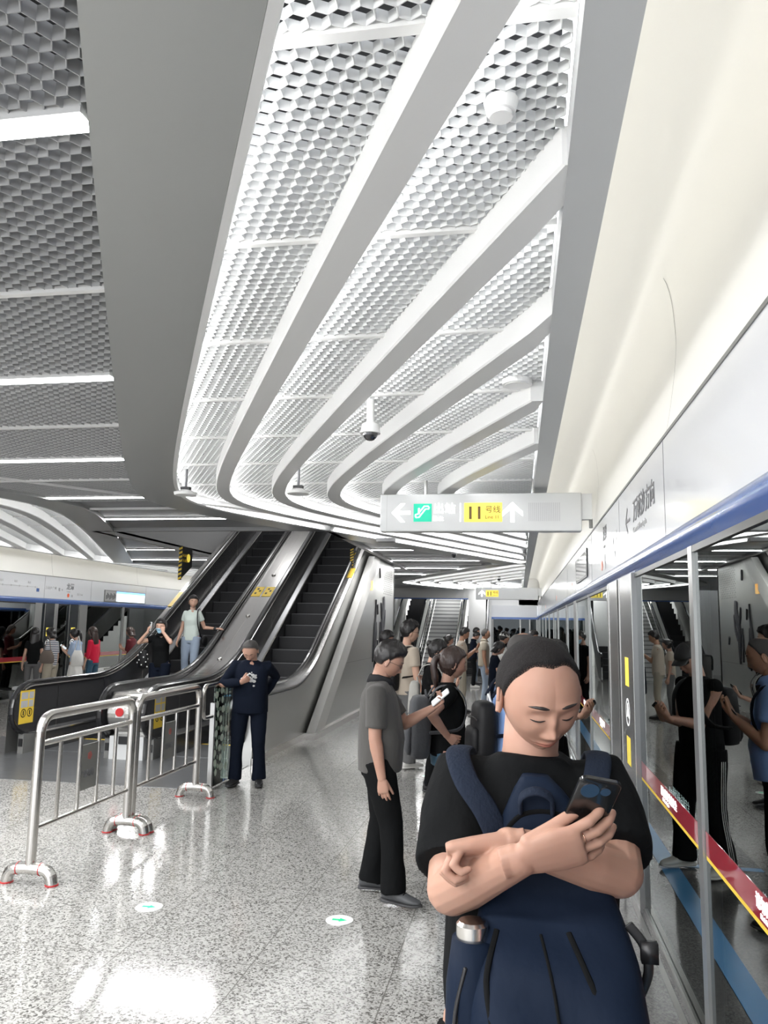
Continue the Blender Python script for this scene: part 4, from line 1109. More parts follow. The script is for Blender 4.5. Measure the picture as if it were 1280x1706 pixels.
# smooth value noise on arrays of points
_perm = np.random.default_rng(3).random(4096)
def vnoise(P, freq, seed=0):
    Q = np.asarray(P) * freq + 100.5 + seed * 7.3
    i = np.floor(Q).astype(int); f = Q - i; f = f * f * (3 - 2 * f); out = 0
    for dx in (0, 1):
        for dy in (0, 1):
            for dz in (0, 1):
                h = ((i[:, 0] + dx) * 73 + (i[:, 1] + dy) * 157 + (i[:, 2] + dz) * 311) % 4096
                w = (f[:, 0] if dx else 1 - f[:, 0]) * (f[:, 1] if dy else 1 - f[:, 1]) * (f[:, 2] if dz else 1 - f[:, 2])
                out = out + w * _perm[h]
    return out - 0.5

def voxel_union(mb, voxel, smooth_it=6, name='m', wr=None, fac=0.5):
    """merge overlapping closed shapes into one continuous surface"""
    me = mb.mesh(name); bm_fix(me)
    o = bpy.data.objects.new('tmp', me); COL.objects.link(o)
    r = o.modifiers.new('r', 'REMESH'); r.mode = 'VOXEL'; r.voxel_size = voxel; r.use_smooth_shade = True
    if smooth_it:
        s = o.modifiers.new('s', 'SMOOTH'); s.factor = fac; s.iterations = smooth_it
    bpy.context.view_layer.update()
    out = bpy.data.meshes.new_from_object(o.evaluated_get(bpy.context.evaluated_depsgraph_get()))
    bpy.data.objects.remove(o); bpy.data.meshes.remove(me)
    out.name = name
    if wr:
        n = len(out.vertices); co = np.empty(n * 3); out.vertices.foreach_get('co', co); co = co.reshape(-1, 3)
        no = np.empty(n * 3); out.vertices.foreach_get('normal', no); no = no.reshape(-1, 3)
        amp, fr, squash = wr
        q = co * np.array([1, 1, squash])
        nz = vnoise(q, fr) + 0.5 * vnoise(q, fr * 2.1, 1)
        nz = np.sign(nz) * np.abs(nz) ** 0.8
        co = co + no * (nz * amp)[:, None]
        out.vertices.foreach_set('co', co.reshape(-1)); out.update()
    return out

def link_mesh(me, name, material, parent=None, smooth=True):
    me.name = name; me.materials.clear()
    for k_ in (material if isinstance(material, (list, tuple)) else [material]): me.materials.append(M[k_])
    if smooth: me.shade_smooth()
    o = bpy.data.objects.new(name, me); COL.objects.link(o)
    if parent is not None: o.parent = parent
    return o

def g2(x, z, x0, z0, sx, sz): return np.exp(-((x - x0) / sx) ** 2 - ((z - z0) / sz) ** 2)

def head_points(U, wide=1.0, female=False):
    """U: unit directions (n,3), y forward, z up -> points in metres, eyes at z = 0"""
    ux, uy, uz = U[:, 0], U[:, 1], U[:, 2]
    x = 0.076 * ux; y = np.where(uy > 0, 0.092, 0.100) * uy; z = np.where(uz > 0, 0.118, 0.114) * uz
    t = np.clip(-uz, 0, 1)
    x = x * (1 - 0.34 * t ** 1.7 + (wide - 1) * (0.4 + t))
    y = np.where(uy < 0, y * (1 - 0.45 * t ** 1.2), y * (1 - 0.02 * t))
    # fuller, squarer cross-section
    sq = 1 + 0.10 * np.abs(ux * uy) * 2 * (1 - np.abs(uz))
    sq = sq * (1 + 0.09 * np.clip(uz, 0, 1) * 2 * np.sqrt(np.clip(1 - uz * uz, 0, 1)))
    x = x * sq; y = y * sq
    fr = np.clip(uy * 2.2, 0, 1)
    d = 0.010 * g2(x, z, 0, -0.012, .008, .022) + 0.019 * g2(x, z, 0, -0.042, .0105, .013)
    d += 0.008 * (g2(x, z, .013, -.047, .007, .007) + g2(x, z, -.013, -.047, .007, .007))
    for s in (-1, 1):
        d += -0.010 * g2(x, z, s * .032, 0.0, .018, .012) + 0.0062 * g2(x, z, s * .032, -.004, .013, .008)
        d += 0.005 * g2(x, z, s * .030, .022, .022, .008) + 0.004 * g2(x, z, s * .045, -.035, .018, .02)
    d += 0.006 * g2(x, z, 0, -.074, .024, .014) + 0.0045 * g2(x, z, 0, -.0695, .019, .0035) + 0.0055 * g2(x, z, 0, -.0800, .016, .0042)
    d += -0.0045 * g2(x, z, 0, -.0745, .021, .0018) + 0.008 * g2(x, z, 0, -.104, .02, .012) - 0.004 * g2(x, z, 0, -.091, .02, .005)
    y = y + d * fr
    return np.stack([x, y, z], 1)

def sphere_dirs(n, k):
    ph = np.linspace(-pi / 2 + 0.03, pi / 2 - 0.03, k); th = np.linspace(0, 2 * pi, n, endpoint=False)
    T, Pp = np.meshgrid(th, ph)
    return np.stack([(np.cos(Pp) * np.sin(T)).ravel(), (np.cos(Pp) * np.cos(T)).ravel(), np.sin(Pp).ravel()], 1)

def grid_faces(n, k):
    f = []
    for i in range(k - 1):
        for j in range(n):
            a = i * n + j; b_ = i * n + (j + 1) % n; f.append((a, b_, b_ + n, a + n))
    f.append(tuple(range(n - 1, -1, -1))); f.append(tuple((k - 1) * n + j for j in range(n)))
    return f

def rotm(yaw, pitch, roll=0.0):
    """columns: right, forward, up of a thing that looks yaw (to its left +) and pitch (down +)"""
    R = Matrix.Rotation(yaw, 3, 'Z') @ Matrix.Rotation(-pitch, 3, 'X') @ Matrix.Rotation(roll, 3, 'Y')
    return np.array(R)

def hair_shell(n, k, style, wide=1.0, vol=1.0):
    U = sphere_dirs(n, k); P = head_points(U, wide)
    ux, uy, uz = U[:, 0], U[:, 1], U[:, 2]
    # hairline height against the forward component
    ys = [-1, -.35, -.1, .12, .35, .6, 1.0]
    lines = {'short': [-.55, -.45, -.12, -.05, .32, .50, .56], 'buzz': [-.5, -.42, .0, .05, .50, .66, .70],
             'receding': [-.5, -.42, -.02, .08, .55, .74, .80], 'crop': [-.5, -.42, -.05, .02, .50, .86, .80], 'long': [-.9, -.9, -.75, -.45, .20, .46, .52], 'bald': [-.5, -.42, -.05, .05, .45, .72, .80],
             'fade': [-.40, -.30, .0, .10, .36, .50, .56]}
    thick = {'short': .020, 'buzz': .006, 'receding': .010, 'crop': .007, 'long': .017, 'bald': .004, 'fade': .024}[style] * vol
    zl = np.interp(uy, ys, lines[style])
    if style == 'crop': zl = zl + np.where(uy > 0.1, .07 * np.exp(-((np.abs(ux) - .42) / .16) ** 2) - .10 * np.exp(-(ux / .2) ** 2), 0)
    mk = np.clip((uz - zl + (.04 if style in ('short', 'long') else .16)) / (0.10 if style in ('short', 'long') else .36 if style in ('fade', 'bald') else .42), 0, 1); mk = mk * mk * (3 - 2 * mk)
    if style == 'bald': mk = mk * np.clip(1.25 - 2.2 * np.exp(-((ux) ** 2 + (uy + .25) ** 2 + (uz - .95) ** 2) / .12), 0, 1)
    nz = vnoise(np.stack([np.arctan2(ux, uy) * 6, uz * 2, uz * 0], 1), 1.6) + 0.6 * vnoise(U, 7.0, 2)
    nz = nz + .5 * vnoise(U * np.array([3, 3, 1]), 9.0, 4)
    th = thick * (0.8 + 0.25 * np.clip(uz, 0, 1) + (0.55 if thick > .012 else .15) * nz)
    if style in ('short', 'fade'): th = th * (0.45 + 0.75 * np.clip(uz + .25, 0, 1))
    nrm = U / np.linalg.norm(U, axis=1)[:, None]
    P = P + nrm * (th * mk - 0.005 * (1 - mk))[:, None]
    hair_shell.cover = np.clip(mk * 1.15, 0, 1)
    return P

def limb(b, pts, rads, n=14, ref=None): b.tube(smooth_path(pts, 4), [q if isinstance(q, tuple) else (q, q) for q in interp_r(rads, len(pts), 4)], n=n, ref=ref)
def interp_r(rads, k, sub):
    rr = [q if isinstance(q, tuple) else (q, q) for q in rads]; t = np.linspace(0, k - 1, (k - 1) * sub + 1)
    a = np.interp(t, range(k), [q[0] for q in rr]); c = np.interp(t, range(k), [q[1] for q in rr])
    return list(zip(a, c))

def hand_geometry(b, W, d, nrm, thumb_side, s=1.0, curl=(35, 45, 30), spread=6, curls=None, thumb=(24, 12), n=9, tips=None, palm=True):
    """W wrist, d towards the fingers, nrm the way the palm faces, thumb_side +-1 along side = d x nrm"""
    W = np.asarray(W, float); d = unit(d); nrm = unit(np.asarray(nrm, float) - d * np.dot(nrm, d)); side = np.cross(d, nrm) * thumb_side
    L = 0.092 * s; out = {}
    if palm:
        secs = [(-0.03, .026, .019, 0), (0.0, .027, .018, 0), (.03, .036, .017, .002), (.062, .041, .0155, .001), (L - .004, .040, .013, 0), (L + .006, .036, .010, -.001)]
        R = []
        for t, rx, ry, o in secs:
            c = W + d * t * s + side * o * s
            R.append([c + side * rx * s * np.sign(cos(a)) * abs(cos(a)) ** .8 + nrm * ry * s * np.sign(sin(a)) * abs(sin(a)) ** .9 for a in np.linspace(0, 2 * pi, 18, endpoint=False)])
        b.rings(R)
    fl = (.070, .079, .073, .056); fr = (.0088, .0090, .0086, .0076)
    for i in range(4):
        off = (.029 - .0195 * i) * s
        base = W + d * (L - 0.012 - (.004 if i in (0,) else .010 if i == 3 else 0)) * s + side * off - nrm * .001
        sp = radians(spread * (1.5 - i) / 1.5); dd = unit(d * cos(sp) + side * sin(sp))
        c_ = curls[i] if curls else curl; ang = 0; p = base.copy(); pts = [p.copy()]
        for j, fr_l in enumerate((.46, .30, .24)):
            ang += radians(c_[j]); p = p + (dd * cos(ang) + nrm * sin(ang)) * (fl[i] + (.012 if j == 0 else 0)) * fr_l * s * (1.12 if j == 0 else 1)
            pts.append(p.copy())
        r = fr[i] * s
        b.tube([pts[0], pts[0] * .5 + pts[1] * .5, pts[1], pts[1] * .5 + pts[2] * .5, pts[2], pts[2] * .5 + pts[3] * .5, pts[3]], [r * 1.08, r * 1.0, r * 1.05, r * .93, r * .97, r * .88, r * .74], n=n, ref=side)
        out[i] = pts
    # thumb
    a0 = radians(thumb[0]); p = W + d * .022 * s + side * .024 * s + nrm * .004; pts = [p.copy()]
    td = unit(d * cos(a0) + side * sin(a0) + nrm * 0.35)
    p = p + td * .042 * s; pts.append(p.copy()); a1 = radians(thumb[1])
    td = unit(td + nrm * a1 + d * .35); p = p + td * .032 * s; pts.append(p.copy())
    td = unit(td + nrm * a1 * .6 + d * .2); p = p + td * .024 * s; pts.append(p.copy())
    b.tube(pts, [.0155 * s, .0115 * s, .0108 * s, .0085 * s], n=n, ref=side); out['t'] = pts
    return out

def ik(S, T, l1, l2, hint):
    S = np.asarray(S, float); T = np.asarray(T, float); v = T - S; D = np.linalg.norm(v); mxl = (l1 + l2) * 0.995
    if D > mxl: T = S + v / D * mxl; v = T - S; D = mxl
    a = (l1 * l1 - l2 * l2 + D * D) / (2 * D); h = sqrt(max(l1 * l1 - a * a, 1e-6)); u = v / D
    hn = np.asarray(hint, float); hn = unit(hn - u * np.dot(hn, u))
    return S + u * a + hn * h, T

def eyebrow_and_eyes(parent, Rh, hc, s, wide, res):
    b = MB()
    for sx in (-1, 1):
        x = np.linspace(sx * .018, sx * .046, 7); zz = -.006 - .0025 * np.sin(np.linspace(0, pi, 7))
        yy = surf_y(x, zz, wide) + .0008
        b.tube([hc + Rh @ (np.array(q) * s) for q in zip(x, yy, zz)], [.0006, .0014, .0017, .0018, .0017, .0013, .0006], n=6)
    b.build('eyelashes', 'eye_dark', parent, True)
    b = MB()
    for sx in (-1, 1):
        x = np.linspace(sx * .014, sx * .052, 7); zz = .022 + .004 * np.sin(np.linspace(0.2, pi * .9, 7))
        yy = surf_y(x, zz, wide) + .0003
        b.tube([hc + Rh @ (np.array(q) * s) for q in zip(x, yy, zz)], [(.0012, .0010), (.0030, .0012), (.0034, .0013), (.0032, .0013), (.0028, .0012), (.002, .001), (.0008, .0006)], n=6, ref=(0, 0, 1))
    b.build('eyebrows', 'eye_dark', parent, True)

_fx = None
def surf_y(x, z, wide):
    """front surface depth of the head at x, z"""
    global _fx
    if _fx is None or _fx[0] != wide:
        U = sphere_dirs(240, 180); P = head_points(U, wide); k = U[:, 1] > 0.1; _fx = (wide, P[k])
    P = _fx[1]
    return np.array([P[np.argmin((P[:, 0] - a) ** 2 + (P[:, 2] - c) ** 2), 1] for a, c in zip(np.atleast_1d(x), np.atleast_1d(z))])

def person(label, loc, rz, H=1.7, build=1.0, belly=0.0, female=False, lean=0.03, head=(0, 15), head_s=1.0, skin='skin', hair=('short', 'hair_black'),
           hands=None, elbows=None, palms=None, hand_dirs=None, curls=None, top='black_cloth', sleeve=0.5, bottom='black_cloth', bottom_kind='trousers', legw=1.0,
           shoes=('shoe_black', 'sole_grey'), feet=((-.1, 0, 0), (.1, 0, 0)), knees=None, hem=0.0, extras=(), res=1, group=None, collar=False, sl_less=False, tuck=False, shw=1.0, thumbs=None, arm_s=1.0):
    k = H / 1.70; S_ = lambda v: v * k
    body = MB()
    pel = np.array([0, 0, 0.54 * H]); fw = np.array([0, 1.0, 0]); sd = np.array([1.0, 0, 0])
    up = unit([0, sin(lean), cos(lean)]); ft = unit([0, cos(lean), -sin(lean)])
    TL = 0.285 * H; neck = pel + up * TL
    hw, hh = rotm(radians(head[0]), radians(head[1]), radians(head[2] if len(head) > 2 else 0)), None
    hs = k ** 0.5 * head_s
    hc = neck + up * S_(0.075) + hw @ np.array([0, 0.035, 0.085]) * hs + np.array([0, 0.0, 0.0])
    bw = build * (0.92 if female else 1.0)
    # torso under the clothes
    secs = [(-.12, .13, .10), (.1, .135, .095), (.4, .125, .09), (.7, .145, .10), (.86, .150, .085), (.95, .09, .07), (1.0, .062, .062)]
    R = []
    for t, rx, ry in secs:
        c = pel + up * TL * t; R.append([c + sd * rx * k * bw * cos(a) + ft * ry * k * bw * sin(a) for a in np.linspace(0, 2 * pi, 20, endpoint=False)])
    body.rings(R)
    nk = .056 if not female else .047
    body.tube([neck - up * .05 * k, neck + up * .02 * k, hc + hw @ np.array([0, -.022, -.05]) * hs], [nk * 1.25 * bw ** .5, nk * 1.02 * bw ** .5, nk * bw ** .5], n=20, round_end=False)
    n, kk = ((64, 46), (96, 72), (260, 200))[res]
    U = sphere_dirs(n, kk); P = head_points(U, 1.0 + 0.5 * (build - 1), female) * hs
    hp0 = body.n
    body.add(P @ hw.T + hc, grid_faces(n, kk))
    for s in (-1, 1):
        er = rotm(0, 0) ; c = hc + hw @ (np.array([s * .0795 * (1 + .35 * (build - 1)), -.006, -.012]) * hs)
        Er = hw @ np.array(Matrix.Rotation(radians(-18 * s), 3, 'Z') @ Matrix.Rotation(radians(-8), 3, 'X'))
        body.ell(c, .0075 * hs, .017 * hs, .030 * hs, 14, 10, rot=Er)
        if res > 0:
            rim = [c + Er @ (np.array([s * .004, .016 * cos(a) - .001, .029 * sin(a)]) * hs) for a in np.linspace(-.35 * pi + (pi if False else 0), 1.25 * pi, 14)]
            rim = [c + Er @ (np.array([s * .005, -.015 * cos(a), .029 * sin(a)]) * hs) for a in np.linspace(-.45 * pi, .85 * pi, 14)]
            body.tube(rim, .0038 * hs, n=7)
    # arms
    joints = {}
    sh_w = (.158 * k * bw if not female else .145 * k * bw) * shw
    armr = build ** .6 * (0.86 if female else 1.0) * k * arm_s
    arms = MB() if res > 0 else body
    for i, s in enumerate((-1, 1)):
        S = pel + up * TL * .875 + sd * s * sh_w + ft * (-.005)
        hd = hands[i] if hands and hands[i] is not None else (s * (.25 if build > 1 else .22), .06, .46 * H / 1.7 * 1.7 / H * H * 1.0)
        hint = elbows[i] if elbows and elbows[i] is not None else (s * .25, -1, -.2)
        if isinstance(hint[0], str): E, Wp = np.asarray(hint[1], float), np.asarray(hd, float)
        else: E, Wp = ik(S, hd, .172 * H, .150 * H, hint)
        fd = unit(Wp - E)
        arms.tube([S - up * .01, S * .7 + E * .3, S * .35 + E * .65, E], [.050 * armr, .049 * armr, .044 * armr, .040 * armr], n=16)
        arms.tube([E, E * .75 + Wp * .25, E * .4 + Wp * .6, Wp], [(.0395 * armr, .039 * armr), (.042 * armr, .038 * armr), (.034 * armr, .031 * armr), (.0275 * armr, .021 * armr)], n=16, ref=np.cross(fd, (0, 0, 1)) if palms is None or palms[i] is None else np.cross(fd, palms[i]))
        pn = palms[i] if palms and palms[i] is not None else (-s, 0, 0)
        dr = hand_dirs[i] if hand_dirs and hand_dirs[i] is not None else fd
        dd = unit(dr); pnn = unit(np.asarray(pn, float) - dd * np.dot(pn, dd))
        pass
        # thumb of the right hand (s=+1): seen from the back of the hand, towards the left
        ts = 1 if s > 0 else -1
        cu = curls[i] if curls and curls[i] is not None else (18, 22, 16)
        hg = hand_geometry(arms, Wp, dd, pnn, ts, thumb=(thumbs[i] if thumbs and thumbs[i] else (24, 12)), s=(0.92 if female else 1.0) * k * .97 * arm_s ** .5, curl=cu, n=8 if res < 2 else 12)
        joints[s] = dict(S=S, E=E, W=Wp, d=dd, n=pnn, hand=hg)
    if res > 0:
        am = voxel_union(arms, .0024 if res == 2 else .0042, 6 if res == 2 else 3, 'arms')
        co_ = np.empty(len(am.vertices) * 3); am.vertices.foreach_get('co', co_)
        body.add(co_.reshape(-1, 3), [tuple(p.vertices) for p in am.polygons]); bpy.data.meshes.remove(am)
    # legs
    lj = []
    for i, s in enumerate((-1, 1)):
        hip = pel + sd * s * .088 * k * (bw if not female else bw * 1.05) + np.array([0, 0, -.02])
        ft_ = np.array([feet[i][0], feet[i][1], 0.0]); ank = ft_ + np.array([0, -.0, .085 * k + (feet[i][3] if len(feet[i]) > 3 else 0)])
        kn, ank = ik(hip, ank, .245 * H, .232 * H, knees[i] if knees else (s * .12, 1, 0))
        body.tube([hip, hip * .5 + kn * .5, kn, kn * .6 + ank * .4, ank], [q * k * build ** .5 for q in (.075, .066, .047, .048, .035)], n=14)
        lj.append((hip, kn, ank, radians(feet[i][2])))
    bodym = body.build('person', skin, None, True)
    me = bodym.data
    # lips
    n_v = len(me.vertices); at_ = me.attributes.new('lip', 'FLOAT', 'POINT'); val = np.zeros(n_v)
    Pn = P / hs; v_ = np.exp(-((Pn[:, 0]) / .021) ** 4 - ((Pn[:, 2] + .0745) / .0085) ** 4) * (Pn[:, 1] > .05)
    val[hp0:hp0 + len(v_)] = v_; at_.data.foreach_set('value', val)
    bodym.location = loc; bodym.rotation_euler = (0, 0, rz)
    # ---- top garment
    vx = (0.013, 0.010, 0.006)[res]
    t = MB(); bl = belly * k
    tw = 1 - (1 - shw) * .6
    tsecs = [(-.17 + hem, .172 + bl * .25, .122 + bl * .5, bl * .45), (0.0, .170 + bl * .3, .122 + bl * .7, bl * .6), (.2, .166 + bl * .35, .120 + bl * .85, bl * .75), (.4, .162 + bl * .25, .118 + bl * .6, bl * .5),
             (.62, .172, .120 + bl * .15, bl * .15), (.78, .180, .112, 0), (.88, .168, .094, -.004), (.955, .115, .076, -.006), (1.02, .068, .066, -.004)]
    if female: tsecs = [(a, rx * (.93 if a < .5 else .90), ry * (.95 if a != .62 else 1.05), o + (.012 if .5 < a < .8 else 0)) for a, rx, ry, o in tsecs]
    if tuck: tsecs = tsecs[1:]
    R = []
    for tt, rx, ry, o in tsecs:
        c = pel + up * TL * tt + ft * o
        ring = []
        for a in np.linspace(0, 2 * pi, 28, endpoint=False):
            ca, sa = cos(a), sin(a); e_ = .82
            ring.append(c + sd * rx * k * bw * tw * np.sign(ca) * abs(ca) ** e_ + ft * ry * k * bw ** .7 * np.sign(sa) * abs(sa) ** e_)
        R.append(ring)
    t.rings(R)
    cuffs = []
    for s in (-1, 1):
        J = joints[s]; S, E, Wp = J['S'], J['E'], J['W']
        inn = S - sd * s * .05 * k - up * .012
        if sl_less: t.tube([inn, S + up * .008], [.068 * armr, .055 * armr], n=16); continue
        if sleeve <= 1.0:
            cu = S * (1 - sleeve) + E * sleeve; loose = 1.28 if sleeve < .95 else 1.2
            t.tube([inn, S + up * .004, S * .6 + cu * .4, cu], [.066 * armr, .064 * armr, .050 * armr * loose, .050 * armr * loose], n=18, round_end=False)
        else:
            q = sleeve - 1.0; cu = E * (1 - q) + Wp * q
            t.tube([inn, S + up * .004, S * .5 + E * .5, E, E * .5 + cu * .5, cu], [.066 * armr, .064 * armr, .056 * armr, .053 * armr, .049 * armr, .036 * armr], n=18, round_end=False)
        cuffs.append(cu)
    tm = voxel_union(t, vx, 5, 'top', (0.018 if res == 2 else 0.012 if res else .008, 8.0, 0.5))
    top_o = link_mesh(tm, 'sleeveless_top' if sl_less else ('sweater' if sleeve > 1.5 else ('polo_shirt' if collar else 't_shirt')), top, bodym)
    if collar:
        cb = MB(); R = []
        for (dz, q, ex) in ((.0, .080, .012), (.040, .070, .004), (.052, .067, 0), (.046, .075, .004), (-.002, .092, .018)):
            R.append([neck + up * (dz * k + .0) + sd * q * k * cos(a) + ft * (q * k * sin(a) + ex * max(0, sin(a))) - up * .022 * max(0, sin(a)) for a in np.linspace(0, 2 * pi, 28, endpoint=False)])
        cb.rings(R, cap=False, closed=True); cb.build('collar', collar if isinstance(collar, str) else top, top_o, True)
    # ---- bottom garment
    t = MB()
    ps = [(.06, .150 + bl * .2, .105 + bl * .35, bl * .3), (-.05, .154, .106 + bl * .1, 0), (-.18, .158, .108, 0), (-.27, .156, .106, 0)]
    R = []
    for tt, rx, ry, o in ps[::-1]:
        c = pel + up * TL * tt + ft * o
        R.append([c + sd * rx * k * bw * (1.06 if female else 1) * cos(a) + ft * ry * k * bw ** .7 * sin(a) for a in np.linspace(0, 2 * pi, 24, endpoint=False)])
    t.rings(R)
    if bottom_kind == 'skirt':
        R = []
        for z, rx, ry in ((.50 * H, .165, .125), (.40 * H, .185, .15), (.28 * H, .20, .17), (.17 * H, .215, .185)):
            R.append([np.array([rx * k * cos(a), ry * k * sin(a), z]) for a in np.linspace(0, 2 * pi, 24, endpoint=False)])
        t.rings(R)
    else:
        for (hip, kn, ank, fa) in lj:
            end = ank + np.array([0, 0, -.025 * k]); l_ = legw * k * build ** .4
            if bottom_kind == 'shorts': t.tube([hip, hip * .5 + kn * .5, kn], [.092 * l_, .085 * l_, .08 * l_], n=18, round_end=False)
            else: t.tube([hip, hip * .55 + kn * .45, kn, kn * .5 + ank * .5, end], [.090 * l_, .080 * l_, .066 * l_, .062 * l_, .060 * l_ * (1.0 if legw < 1.1 else 1.15)], n=18, round_end=False)
    bm_ = voxel_union(t, vx, 5, 'bottom', (0.011 if res else .008, 8.0, 0.9))
    link_mesh(bm_, {'trousers': 'trousers', 'skirt': 'skirt', 'shorts': 'shorts'}[bottom_kind], bottom, bodym)
    # ---- shoes
    for (hip, kn, ank, fa) in lj:
        f = np.array([-sin(fa), cos(fa), 0]); sdv = np.array([cos(fa), sin(fa), 0]); z0 = ank[2] - .085 * k
        s_ = k * (.9 if female else 1.0)
        def shoe_sec(q, w, zb, zt): 
            c = np.array([ank[0], ank[1], z0]) + f * q * s_
            return [c + sdv * w * s_ * cos(a) + np.array([0, 0, (zb + zt) / 2 * s_ + (zt - zb) / 2 * s_ * np.sign(sin(a)) * abs(sin(a)) ** .8]) for a in np.linspace(0, 2 * pi, 16, endpoint=False)]
        sh = MB(); sh.rings([shoe_sec(*q) for q in ((-.082, .018, .03, .07), (-.07, .034, .018, .098), (-.03, .040, .016, .112), (.02, .041, .016, .100), (.07, .044, .016, .078), (.12, .047, .016, .060), (.16, .042, .018, .050), (.188, .026, .02, .040), (.198, .010, .022, .034))])
        so = sh.build('shoe', shoes[0], bodym, True)
        sl = MB(); sl.rings([shoe_sec(*q) for q in ((-.088, .020, .0, .026), (-.07, .040, .0, .026), (0, .042, .0, .024), (.09, .049, .0, .024), (.15, .047, .002, .024), (.19, .032, .006, .026), (.206, .012, .012, .026))])
        sl.build('sole', shoes[1], so, True)
        if res > 0:
            lc = MB()
            for q in (.035, .06, .085):
                zt = np.interp(q, (.02, .07, .12), (.100, .078, .060)); c = np.array([ank[0], ank[1], z0]) + f * q * s_ + np.array([0, 0, (zt + .002) * s_])
                lc.tube([c - sdv * .022 * s_ - np.array([0, 0, .006]), c, c + sdv * .022 * s_ - np.array([0, 0, .006])], .0035, n=6)
            lc.build('laces', 'black_cloth', so, True)
    # ---- hair
    if hair:
        hb = MB(); style, hm = hair[0], hair[1]; vol = hair[2] if len(hair) > 2 else 1.0
        base = {'pony': 'long', 'bun': 'long', 'long': 'long', 'bob': 'long'}.get(style, style)
        hn, hk = (64, 46) if res < 2 else (180, 130)
        hb.add(hair_shell(hn, hk, base, 1.0 + 0.5 * (build - 1), vol) @ hw.T * hs + hc, grid_faces(hn, hk))
        cover = hair_shell.cover
        def hp(*q): return hc + hw @ (np.array(q) * hs)
        if style == 'pony':
            hb.tube(smooth_path([hp(0, -.09, .035), hp(0, -.135, .03), hp(0, -.15, -.03), hp(.01, -.135, -.11), hp(.015, -.115, -.20)], 5), [(q, q * .8) for q in np.interp(np.linspace(0, 1, 21), (0, .15, .5, .8, 1), (.018, .024, .036, .034, .012))], n=12)
            hb.tube([hp(0, -.10, .036), hp(0, -.118, .036)], .025, n=12)
        if style == 'bun':
            hb.ell(hp(0, -.115, .045), .040 * hs, .036 * hs, .040 * hs)
        if style in ('long', 'bob'):
            Ln = -.30 if style == 'long' else -.12
            R = []
            for q, w_, dpt, yy in ((.03, .088, .060, -.045), (-.05, .094, .055, -.055), (-.12, .096, .045, -.065), (Ln * .75, .098, .036, -.078), (Ln, .08, .020, -.085)):
                R.append([hp(w_ * cos(a), yy + dpt * sin(a) - .0, q) for a in np.linspace(0, 2 * pi, 20, endpoint=False)])
            hb.rings(R[::-1])
            for sx in (-1, 1): hb.tube(smooth_path([hp(sx * .068, .045, .055), hp(sx * .085, .02, 0), hp(sx * .088, .005, -.06), hp(sx * .09, -.02, Ln * .8)], 4), [(q, q * .6) for q in np.linspace(.022, .016, 13)], n=8)
        if style == 'lowpony':
            pass
        if style == 'longpony':
            pass
        ho = hb.build('hair', hm, bodym, True)
        cv = np.ones(len(ho.data.vertices)); cv[:len(cover)] = cover; ca = ho.data.attributes.new('cover', 'FLOAT', 'POINT'); ca.data.foreach_set('value', cv)
    if res > 0: eyebrow_and_eyes(bodym, hw, hc, hs, 1.0, res)
    tag(bodym, label, 'person', group)
    info = dict(o=bodym, hc=hc, hw=hw, hs=hs, neck=neck, up=up, ft=ft, pel=pel, TL=TL, J=joints, k=k, bw=bw, armr=armr, legs=lj, belly=bl)
    rot = Matrix.Rotation(rz, 3, 'Z'); info['world'] = lambda p: np.array(rot @ Vector([float(q) for q in p])) + np.array(loc)
    info['rz'] = rz; info['loc'] = np.array(loc, float)
    return info

def glasses(I, m_='black'):
    b = MB(); hp = lambda *q: I['hc'] + I['hw'] @ (np.array(q) * I['hs'])
    for s in (-1, 1):
        b.tube([hp(s * .033 + .022 * cos(a), .094 + .0 - .006 * abs(s * .033 + .022 * cos(a)) * 10 * .3, -.004 + .015 * sin(a)) for a in np.linspace(0, 2 * pi, 17)], .0011, n=6)
        b.tube([hp(s * .055, .088, .0), hp(s * .078, .06, .002), hp(s * .082, .0, .002)], .0013, n=6)
    b.tube([hp(-.011, .095, .0), hp(.011, .095, .0)], .0011, n=6)
    b.build('glasses', m_, I['o'], True)
def face_mask(I):
    U = sphere_dirs(64, 46); P = head_points(U, 1.02)
    mk = (U[:, 1] > .15) & (P[:, 2] < -.022) & (P[:, 2] > -.115)
    q = P.copy(); q[:, 1] = np.where(mk, np.maximum(q[:, 1], .086 - .9 * np.abs(q[:, 0]) ** 1.5 * 3) + .006, q[:, 1] - .01); q[:, 0] *= 1.02
    q = np.where(mk[:, None], q, P * .93)
    b = MB(); b.add(q @ I['hw'].T * I['hs'] + I['hc'], grid_faces(64, 46)); b.build('face_mask', 'mask_blue', I['o'], True)

def phone(I, side, label, body='phone_black', size=(.074, .155, .009), off=.075, lift=.022, tilt=0.0, lit=True, cover=None):
    J = I['J'][side]; d, n, W = J['d'], J['n'], J['W']
    if tilt: 
        sdv = np.cross(d, n); dn = unit(d * cos(tilt) + n * sin(tilt)); n = unit(np.cross(sdv, dn)) * (1 if np.dot(np.cross(sdv, dn), n) > 0 else -1); d2 = dn
    else: d2 = d
    c = W + d * off + n * 0 + J['n'] * lift
    return phone_at(I['world'](c), np.array(Matrix.Rotation(I['rz'], 3, 'Z') @ Vector(d2)), np.array(Matrix.Rotation(I['rz'], 3, 'Z') @ Vector(n)), label, body, size, lit)

